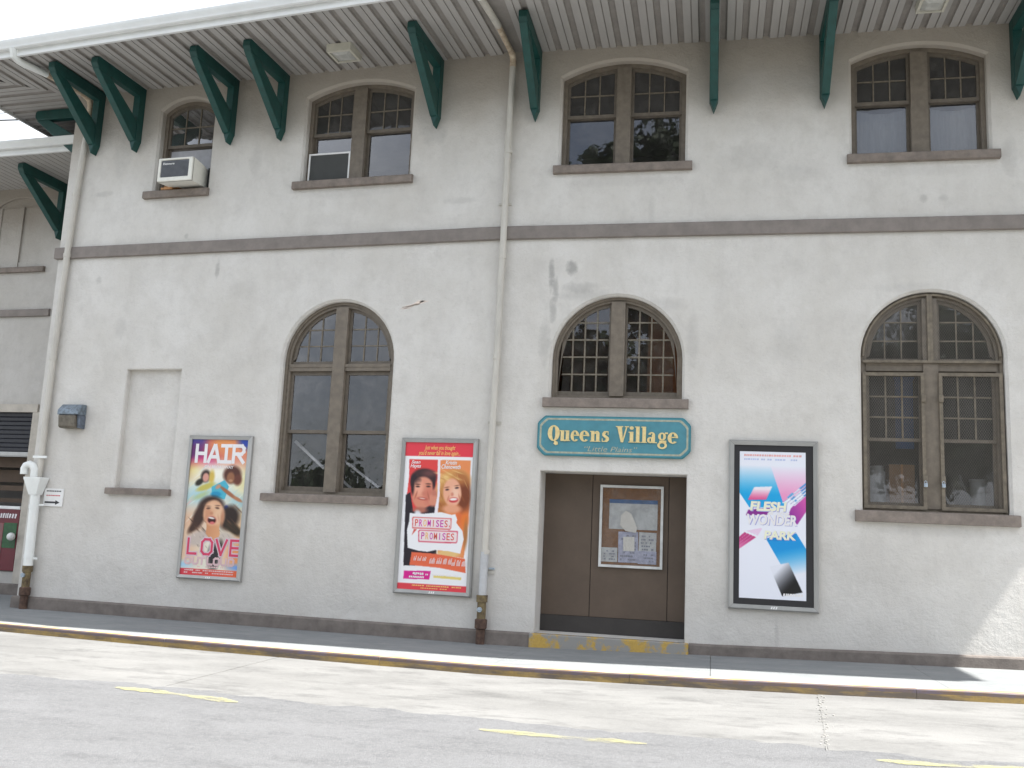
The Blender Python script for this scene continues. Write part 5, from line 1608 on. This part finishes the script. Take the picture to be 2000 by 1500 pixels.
# ------------------------------------------------------------------ lamps
def soffit_lamp(label, fr, cx_, cy_, w_=.40, d_=.42):
    org = (cx_, cy_, SOF)
    t = thing('soffit_lamp', label, 'lamp', fr, org, 'box lamps under the main eave')
    mb = MB()
    x0, x1, y0, y1 = cx_ - w_ / 2, cx_ + w_ / 2, cy_ - d_ / 2, cy_ + d_ / 2
    zt, zb = SOF - .001, SOF - .135
    i = .035
    vs = [(x0, y0, zt), (x1, y0, zt), (x1, y1, zt), (x0, y1, zt), (x0, y0, zb + .01), (x1, y0, zb + .01), (x1, y1 - .02, zb + .02), (x0, y1 - .02, zb + .02)]
    mb.add(vs, [(0, 1, 5, 4), (1, 2, 6, 5), (2, 3, 7, 6), (3, 0, 4, 7)])
    a_ = vs[4:]
    b_ = [(x0 + i, y0 + i * 1.4, zb + .01), (x1 - i, y0 + i * 1.4, zb + .01), (x1 - i, y1 - i - .02, zb + .018), (x0 + i, y1 - i - .02, zb + .018)]
    mb.strip(a_, b_)
    mb.strip(b_, [(p[0], p[1], p[2] + .025) for p in b_])
    mb.build('housing', M_LAMPH, t, org)
    ln = MB(); q = [(p[0], p[1], p[2] + .022) for p in b_]
    c_ = ((q[0][0] + q[1][0]) / 2, (q[0][1] + q[2][1]) / 2, q[0][2] - .03)
    q2 = [((p[0] * .55 + c_[0] * .45), (p[1] * .55 + c_[1] * .45), c_[2]) for p in q]
    ln.strip(q, q2); ln.add(q2, [(0, 1, 2, 3)])
    ln.build('lens', M_LENS, t, org)
    return t
soffit_lamp('cream box lamp under the eave above the screened window', 'L', -2.52, -.62)
soffit_lamp('cream box lamp under the eave at the top right', 'R', 5.90, -.80, .36, .42)

LO = (-7.22, 0, 2.9)
wl1 = thing('wall_lamp', 'weathered blue-grey box lamp on the wall near the left corner', 'lamp', 'L', LO)
mb = MB(); x0, x1 = -7.44, -7.03
# sloped hood
mb.prism([(-.002, 3.32), (-.10, 3.32), (-.20, 3.22), (-.205, 3.14), (-.002, 3.14)], x0, x1, 'x')
bevel_all(mb.build('hood', mat('lamp_zinc', (.22, .27, .32), .4, metal=.4, var=.3, scale=22, col2=(.10, .12, .14)), wl1, LO), .014)
mb = MB(); mb.prism([(-.004, 3.138), (-.19, 3.138), (-.165, 2.95), (-.13, 2.925), (-.004, 2.92)], x0 + .015, x1 - .06, 'x')
bevel_all(mb.build('lens', mat('lamp_dirty_lens', (.16, .14, .11), .35, var=.25, scale=14), wl1, LO), .015)
mb = MB(); mb.prism([(-.003, 3.136), (-.15, 3.136), (-.12, 2.93), (-.003, 2.92)], x1 - .058, x1, 'x')
bevel_all(mb.build('side_cheek', mat('lamp_side_zinc', (.16, .19, .24), .4, metal=.4, var=.2, scale=18), wl1, LO), .006)

# ------------------------------------------------------------------ air conditioner
AO = (-5.55, 0, 6.965)
ac = thing('air_conditioner', 'cream window air conditioner sticking out of the small upper window', 'air conditioner', 'L', AO)
ax0, ax1, az0, az1 = -5.885, -5.235, 6.985, 7.385
yf = -.36
mb = MB(); mb.ring(rect(ax0, ax1, az0, az1), rect(ax0 + .05, ax1 - .075, az0 + .075, az1 - .035), yf, yf + .04)
bevel_all(mb.build('front_bezel', M_ACW, ac, AO), .014)
mb = MB()
A_ = [(ax0, yf + .04, az0), (ax1, yf + .04, az0), (ax1, yf + .04, az1), (ax0, yf + .04, az1)]
B_ = [(ax0 + .02, -.05, az0 + .02), (ax1 - .02, -.05, az0 + .02), (ax1 - .02, -.05, az1 - .02), (ax0 + .02, -.05, az1 - .02)]
C_ = [(ax0 + .05, .16, az0 + .04), (ax1 - .05, .16, az0 + .04), (ax1 - .05, .16, az1 - .04), (ax0 + .05, .16, az1 - .04)]
mb.strip(A_, B_); mb.strip(B_, C_); mb.add(C_, [(0, 1, 2, 3)])
mb.build('casing', M_ACW, ac, AO)
MB().box(ax0 + .04, ax1 - .065, yf + .022, yf + .045, az0 + .065, az1 - .03).build('grille', M_ACG, ac, AO)
mb = MB()
for i in range(13):
    z = az0 + .085 + i * .0205
    mb.box(ax0 + .052, ax1 - .077, yf + .012, yf + .021, z, z + .008)
tag(mb.build('louvre', mat('ac_louvre', (.17, .18, .20), .6), ac, AO), kind='stuff')
text_mb('Kenmore', ax0 + .085, ax0 + .30, az1 - .115, az1 - .075, yf + .010, .003, shear=.2, offset=.02).build('maker_name', M_WHITE, ac, AO)
mb = MB(); mb.box(-5.23, -5.225, .02, .14, 7.02, 7.30)
bevel_all(MB().box(-6.12, -5.24, .232, .236, 7.0, 7.76).build('side_panel', M_PANEL_G, ac, AO), .001)
MB().box(-5.25, -5.19, .10, .16, 6.98, 7.36).build('side_filler', M_DARK, ac, AO)
wb = thing('wood_block', 'raw orange wooden block wedged under the air conditioner', 'wood block', 'L', (-5.95, 0, 6.965))
MB().bbox(-6.02, -5.80, -.06, .08, 6.968, 7.005, .004).build('block', M_WOOD, wb, (-5.95, 0, 6.965))
MB().bbox(-5.99, -5.70, -.03, .10, 7.006, 7.035, .004).build('wedge', M_WOOD, wb, (-5.95, 0, 6.965))

# ------------------------------------------------------------------ downpipes
def pipe_boot(t, org, x, y, zt, cap_z, m=M_RUST, m2=M_RUST_Y, cap_r=.035):
    mb = MB()
    mb.tube([(x, y, -.02), (x, y, .22), (x - .0, y, .225)], .062, 14)
    mb.tube([(x, y, .20), (x, y, .215), (x, y, .33), (x, y, .345)], .06, 14, radii=[.064, .086, .086, .064])
    smooth(mb.build('iron_boot', m, t, org))
    mb = MB(); mb.tube([(x, y, .34), (x, y, zt - .10), (x, y, zt - .095), (x, y, zt), (x, y, zt + .001)], .06, 14, radii=[.062, .062, .078, .080, .06])
    smooth(mb.build('iron_shoe', m2, t, org))
    mb = MB(); mb.tube([(x - .012, y - .055, cap_z), (x - .012, y - .088, cap_z)], cap_r, 14); mb.bbox(x - .024, x + .0, y - .10, y - .087, cap_z - .012, cap_z + .012, .003)
    smooth(mb.build('cleanout_cap', M_GALV, t, org))

DC = (.01, -.09, 0)
d1 = thing('downspout', 'pale downpipe in the middle of the facade with a rusty iron boot', 'downpipe', 'R', DC)
r = .052; yp = -.085
def pipe(t, org, pts, rr, name, m):
    return smooth(MB().tube(pts, rr, 16).build(name, m, t, org))
pipe(d1, DC, [(-.03, yp, .66), (-.022, yp, 1.26)], .056, 'lower_pipe', mat('downpipe_grey', (.50, .51, .52), .5, var=.08, scale=6))
pipe(d1, DC, [(-.02, yp, 1.26), (-.012, yp, 2.2)], .046, 'pipe', M_PIPE)
pipe(d1, DC, [(-.012, yp, 2.2), (.02, yp, 4.05)], .047, 'pipe', M_PIPE)
pipe(d1, DC, [(.02, yp, 4.05), (.028, yp, 5.56)], .048, 'pipe', M_PIPE)
pipe(d1, DC, [(.028, yp, 5.56), (.035, yp, 7.2)], .049, 'pipe', M_PIPE)
pipe(d1, DC, [(.035, yp, 7.2), (.05, yp, 8.57)], .047, 'pipe', M_PIPE)
for z, rr in ((1.26, .058), (4.05, .056), (5.56, .056), (7.2, .058)):
    pipe(d1, DC, [(-.02 + z * .009, yp, z - .03), (-.02 + z * .009, yp, z + .03)], rr, 'collar', M_PIPE)
smooth(MB().tube([(.05, yp, 8.56), (.05, yp, 8.66), (.049, yp - .012, 8.70), (.048, yp - .04, 8.733), (.04, yp - .10, 8.752)], .050, 16).build('elbow', M_PIPE_OLD, d1, DC))
pipe(d1, DC, [(.04, yp - .08, 8.752), (.0, -.95, 8.765)], .043, 'soffit_run', M_PIPE_OLD)
pipe(d1, DC, [(.0, -.93, 8.765), (-.09, -1.72, 8.765)], .050, 'soffit_run', M_PIPE)
smooth(MB().tube([(-.09, -1.70, 8.755), (-.10, -1.84, 8.77), (-.10, -1.93, 8.82), (-.10, -1.97, 8.93)], .052, 14).build('gutter_outlet', M_PVC, d1, DC))
for z in (.98, 3.1, 6.4):
    MB().box(-.085, .115, -.02, -.002, z - .018, z + .018).build('strap', M_PIPE, d1, DC)
pipe_boot(d1, DC, -.03, yp, .665, .47)
# bracket arm of a strap sticking out to the right
MB().bbox(.03, .115, -.03, -.004, 1.02, 1.045, .003).build('strap', M_GALV, d1, DC)

DL = (-7.74, -.08, 0)
d2 = thing('downspout', 'cream downpipe at the left corner of the main building', 'downpipe', 'L', DL)
P_ = [(-7.63, 8.05), (-7.66, 7.70), (-7.70, 6.98), (-7.735, 5.89), (-7.765, 4.10), (-7.755, 2.40), (-7.765, 2.12)]
for (a_, b_) in zip(P_[:-1], P_[1:]):
    pipe(d2, DL, [(a_[0], -.075, a_[1]), (b_[0], -.075, b_[1])], .052, 'pipe', M_PIPE)
for (a_, z_) in P_[2:5]:
    pipe(d2, DL, [(a_, -.075, z_ - .03), (a_, -.075, z_ + .03)], .060, 'collar', M_PIPE)
smooth(MB().tube([(-7.63, -.075, 8.04), (-7.62, -.08, 8.60), (-7.63, -.12, 8.69), (-7.66, -.25, 8.74), (-7.70, -.50, 8.75)], .052, 14).build('elbow', M_PIPE_OLD, d2, DL))
pipe(d2, DL, [(-7.70, -.48, 8.75), (-7.78, -.98, 8.75)], .050, 'soffit_run', M_PIPE_OLD)
pipe(d2, DL, [(-7.78, -.96, 8.752), (-7.90, -1.32, 8.755)], .056, 'soffit_run', M_PVC)
smooth(MB().tube([(-7.90, -1.30, 8.755), (-7.93, -1.42, 8.765), (-7.94, -1.52, 8.80), (-7.94, -1.56, 8.92)], .060, 14).build('gutter_outlet', M_PVC, d2, DL))
MB().bbox(-7.88, -7.60, -.13, -.12, 2.42, 2.46, .003).build('strap', M_PVC, d2, DL)

DW = (-7.77, -.09, 0)
d3 = thing('drain_pipe', 'white plastic drain with funnel head over a rusty iron base, left corner', 'drain pipe', 'L', DW)
def ringp(x, y, z, rx, ry, n=16): return [(x + rx * math.cos(2 * math.pi * k_ / n), y + ry * math.sin(2 * math.pi * k_ / n), z) for k_ in range(n)]
mb = MB()
sq = lambda x, y, z, a_, b_: [(x - a_, y - b_, z), (x + a_, y - b_, z), (x + a_, y + b_, z), (x - a_, y + b_, z)]
mb.strip(sq(-7.765, -.12, 2.105, .165, .10), sq(-7.765, -.12, 2.08, .165, .10)); mb.strip(sq(-7.765, -.12, 2.08, .165, .10), sq(-7.757, -.105, 1.82, .072, .07))
mb.strip(sq(-7.765, -.12, 2.105, .165, .10), sq(-7.765, -.12, 2.10, .155, .09)); mb.strip(sq(-7.765, -.12, 2.10, .155, .09), sq(-7.757, -.105, 1.84, .066, .064))
mb.build('funnel_head', M_PVC, d3, DW)
pipe(d3, DW, [(-7.757, -.10, 1.83), (-7.735, -.10, .68)], .074, 'pvc_pipe', M_PVC)
pipe(d3, DW, [(-7.755, -.10, 1.66), (-7.754, -.10, 1.60)], .080, 'collar', M_PVC)
pipe(d3, DW, [(-7.738, -.10, .86), (-7.737, -.10, .80)], .080, 'collar', M_PVC)
smooth(MB().tube([(-7.98, -.16, 2.15), (-7.985, -.16, 2.24), (-7.96, -.16, 2.29), (-7.90, -.15, 2.315), (-7.84, -.14, 2.29), (-7.805, -.135, 2.23), (-7.80, -.13, 2.06)], .062, 14).build('elbow', M_PVC, d3, DW))
for z in (.80, 1.66):
    MB().bbox(-7.70, -7.58, -.10, -.085, z - .016, z + .016, .003).build('strap', M_PVC, d3, DW)
pipe_boot(d3, DW, -7.735, -.10, .68, .53, M_RUST, M_RUST_Y)

M_OFFW = mat('off_white_plastic', (.32, .32, .31), .5)
# small white arrow sign
SO = (-7.475, 0, 1.64)
ss = thing('arrow_sign', 'small white sign with a black arrow beside the funnel drain', 'sign', 'L', SO)
MB().bbox(-7.66, -7.285, -.022, -.002, 1.645, 1.935, .004).build('sign_plate', M_WHITE, ss, SO)
mb = MB(); mb.box(-7.63, -7.40, -.0235, -.0215, 1.695, 1.725); mb.prism([(-7.42, 1.672), (-7.335, 1.71), (-7.42, 1.748)], -.0235, -.0215); mb.build('arrow', M_TEXTK, ss, SO)
fine_print(MB(), -7.63, -7.33, 1.875, 1.915, -.022, 1, .95).build('fine_print', M_TEXTK, ss, SO)
fine_print(MB(), -7.62, -7.34, 1.805, 1.84, -.022, 1, .95).build('fine_print', M_TEXTR, ss, SO)

# menu board on the wing counter, globe
MO = (-10.9, 1.95, .43)
mn = thing('menu_panel', 'dark red food-stand panel with a green patch, at the left edge', 'panel', 'L', MO)
MB().bbox(-12.0, -9.935, 1.965, 1.998, .435, 1.583, .005).build('red_board', M_REDP, mn, MO)
mb = MB(); mb.box(-10.26, -9.96, 1.958, 1.966, .86, 1.33); mb.build('green_patch', M_GREENP, mn, MO)
mb = MB(); mb.box(-10.9, -10.27, 1.957, 1.966, .62, 1.32); mb.build('photo_patch', mat('menu_photo', (.10, .09, .10), .4, var=.6, scale=5, col2=(.30, .06, .05)), mn, MO)
mb = MB(); mb.ell = None
mm = MB()
bmx = bmesh.new(); bmesh.ops.create_uvsphere(bmx, u_segments=14, v_segments=8, radius=.16)
for v_ in bmx.verts: v_.co = Vector((-10.62 + v_.co.x * 1.1, 1.956 + v_.co.y * .03, .86 + v_.co.z * .8))
mm.bm(bmx); mm.build('food_picture', mat('menu_food', (.45, .10, .03), .4, var=.5, scale=10, col2=(.25, .22, .2)), mn, MO)
scr = MB(); random.seed(5)
x = -10.75
while x < -9.99:
    w_ = random.uniform(.03, .06); scr.prism([(x, 1.42), (x + w_ * .6, 1.415), (x + w_, 1.50 + random.uniform(-.01, .02)), (x + w_ * .3, 1.505)], 1.958, 1.965); x += w_ * 1.25
scr.build('lettering', M_TEXTW, mn, MO)
gl = thing('globe_knob', 'small white ball on the edge of the food-stand panel', 'ball', 'L', (-9.95, 1.9, 1.06))
bmx = bmesh.new(); bmesh.ops.create_uvsphere(bmx, u_segments=18, v_segments=12, radius=.075)
for v_ in bmx.verts: v_.co += Vector((-9.985, 1.87, 1.075))
mm = MB(); mm.bm(bmx); smooth(mm.build('ball', M_PVC, gl, (-9.95, 1.9, 1.06)))
MB().tube([(-9.985, 1.90, 1.075), (-9.985, 1.962, 1.075)], .02, 8).build('stem', M_GALV, gl, (-9.95, 1.9, 1.06))

# ------------------------------------------------------------------ things seen through the glass
BO = (5.63, .6, 2.27)
MB().box(4.8, 7.4, .36, 1.1, 1.9, 2.13).build('inner_window_ledge', M_ROOM, b_root)
bxo = thing('cardboard_box', 'brown cardboard box behind the left mesh guard', 'box', 'R', BO)
MB().bbox(5.47, 5.80, .50, .80, 2.132, 2.70, .004).build('carton', M_CARD, bxo, BO); MB().box(5.62, 5.65, .495, .50, 2.14, 2.70).build('tape', M_WOOD, bxo, BO)
wc = thing('white_canister', 'white canister left of the cardboard box behind the glass', 'canister', 'R', (5.33, .6, 2.13))
smooth(MB().tube([(5.33, .62, 2.135), (5.33, .62, 2.60), (5.33, .62, 2.61), (5.33, .62, 2.68)], .11, 20, radii=[.11, .11, .09, .088]).build('canister_body', M_OFFW, wc, (5.33, .6, 2.13)))
wcup = thing('white_bucket', 'white bucket in the bottom corner of the right mesh guard', 'bucket', 'R', (6.62, .6, 2.13))
smooth(MB().tube([(6.62, .60, 2.135), (6.62, .60, 2.49), (6.62, .60, 2.50), (6.62, .60, 2.53)], .11, 20, radii=[.085, .105, .115, .115]).build('bucket_body', M_OFFW, wcup, (6.62, .6, 2.13)))
bl = thing('blue_panel', 'blue plastic panel behind the small panes of the left mesh guard', 'panel', 'R', (5.74, .8, 2.9))
MB().bbox(5.62, 5.86, .80, .86, 2.95, 3.95, .01).build('panel_sheet', M_BLUEI, bl, (5.74, .8, 2.9)); MB().bbox(5.60, 5.88, .79, .87, 3.94, 3.97, .004).build('panel_top', M_BLUEI, bl, (5.74, .8, 2.9))
hr = thing('stair_handrail', 'white sloping handrails of an inner stair seen through the arched window', 'handrail', 'L', (-2.8, .6, 2.1))
for (x0_, z0_, x1_, z1_, w_) in ((-3.42, 2.83, -2.88, 2.41, .040), (-2.64, 2.60, -1.93, 2.14, .034), (-2.64, 2.30, -2.38, 2.10, .034)):
    d = Vector((x1_ - x0_, z1_ - z0_)).normalized(); n_ = Vector((-d.y, d.x)) * w_ / 2
    MB().prism([(x0_ + n_.x, z0_ + n_.y), (x1_ + n_.x, z1_ + n_.y), (x1_ - n_.x, z1_ - n_.y), (x0_ - n_.x, z0_ - n_.y)], .45, .49).build('rail', M_WHITE, hr, (-2.8, .6, 2.1))

# ------------------------------------------------------------------ overhead cables, insect
for i, (za, zb) in enumerate(((15.96, 15.91), (15.68, 15.64))):
    pts = []
    for k_ in range(31):
        u = -2 + 4 * k_ / 30
        pts.append((-22.5 + u * 12, 15, za + (zb - za) / 1.3 * (u * 12) * .8 + .03 * (u * u) * 3))
    o = MB().tube(pts, .028 if i else .016, 6).build('overhead_cable', M_CABLE)
    tag(o, ('upper thin' if i == 0 else 'lower thick') + ' black cable crossing the sky between the two roofs', 'cable', 'overhead cables')
IO = Vector((.33, -5.0, 3.60))
it = thing('flying_insect', 'tiny brown insect in flight to the right of the arched window', 'insect', 'R', tuple(IO))
MB().tube([IO + Vector((-.12, 0, -.026)), IO + Vector((-.04, 0, -.012)), IO + Vector((0, 0, 0)), IO + Vector((.03, 0, .006)), IO + Vector((.06, 0, .012))], .008, 8, radii=[.003, .008, .010, .013, .006]).build('body', M_INSECT, it, tuple(IO))
for sg_ in (-1, 1):
    for dx in (-.02, .015):
        MB().prism([(dx, .0), (dx + .07, .012), (dx + .13, .034), (dx + .06, .040)] if sg_ > 0 else [(dx, -.004), (dx - .06, -.040), (dx - .13, -.046), (dx - .06, -.020)], -.001, .001).build('wing', M_WINGI, it)

# ------------------------------------------------------------------ trees across the road (seen only mirrored in the glass)
def leaf_mesh(name, R_, n_, zs_=1.0, seed=1):
    r_ = np.random.default_rng(seed)
    nb_ = 46
    cen = r_.normal(size=(nb_, 3)); cen /= np.linalg.norm(cen, axis=1)[:, None]; cen *= R_ * .80 * r_.uniform(.15, 1, (nb_, 1)) ** .6; cen[:, 2] *= zs_
    P_ = cen[r_.integers(0, nb_, n_)] + r_.normal(size=(n_, 3)) * R_ * .12
    V_, F_ = [], []
    for p in P_:
        a_ = r_.normal(size=3); a_ /= np.linalg.norm(a_); b_ = np.cross(a_, r_.normal(size=3)); b_ /= np.linalg.norm(b_); s_ = r_.uniform(.14, .28)
        V_ += [tuple(p - a_ * s_), tuple(p + b_ * s_ * .7), tuple(p + a_ * s_), tuple(p - b_ * s_ * .7)]
        k_ = len(V_); F_.append((k_ - 4, k_ - 3, k_ - 2, k_ - 1))
    me = bpy.data.meshes.new(name); me.from_pydata(V_, [], F_); me.materials.append(M_LEAF)
    return me
CR = [leaf_mesh('crown', 5.2, 15000, 1.25, 1), leaf_mesh('crown', 2.7, 5000, .8, 2), leaf_mesh('crown', 4.6, 11000, 1.15, 5)]
tl = [(1.4, -25, 14.6, 0, 'tall leafy tree across the road, opposite the doorway'), (11.5, -26, 8.0, 2, 'leafy tree across the road, opposite the right-hand windows'),
      (-13.2, -26, 2.6, 1, 'low bushy tree across the road to the left'), (-19, -27, 3.0, 1, 'low bushy tree at the far left across the road'), (-9.3, -27, 3.2, 1, 'low bushy tree left of the tall one'),
      (20, -28, 8.0, 2, 'leafy tree across the road to the right'), (-3.4, -24, 6.6, 2, 'shorter leafy tree just left of the tall one across the road'), (1.4, -22, 6.4, 2, 'shorter leafy tree just in front of the tall one across the road')]
for i, (x_, y_, zc_, k_, lab) in enumerate(tl):
    t = thing('street_tree', lab, 'tree', 'R', (x_, y_, -.2), 'trees across the road')
    MB().tube([(0, 0, -.1), (.1, .05, zc_ * .35), (-.05, .1, zc_ * .7), (0, 0, zc_)], .2, 10, radii=[.34, .24, .18, .08]).build('trunk', M_BARK, t)
    lb = MB()
    for q in range(5):
        an = q * 1.26; lb.tube([(0, 0, zc_ * (.5 + .07 * q)), (math.cos(an) * 1.0, math.sin(an) * 1.0, zc_ * (.5 + .07 * q) + 1.0), (math.cos(an) * 1.9, math.sin(an) * 1.9, zc_ * (.5 + .07 * q) + 2.0)], .08, 6, radii=[.10, .07, .03])
    lb.build('limbs', M_BARK, t)
    o = bpy.data.objects.new('crown', CR[k_]); C.objects.link(o); o.parent = t; o.location = (0, 0, zc_); o.scale = (1.12, 1.12, 1.0) if k_ == 0 else (1, 1, 1); o.rotation_euler = (0, 0, i * 1.3)

for o in bpy.data.objects:
    if o.name.split('.')[0] in ('fine_print', 'poster_lettering', 'sign_lettering', 'lettering') and o.parent and o.name.startswith('fine_print'):
        o['kind'] = 'stuff'
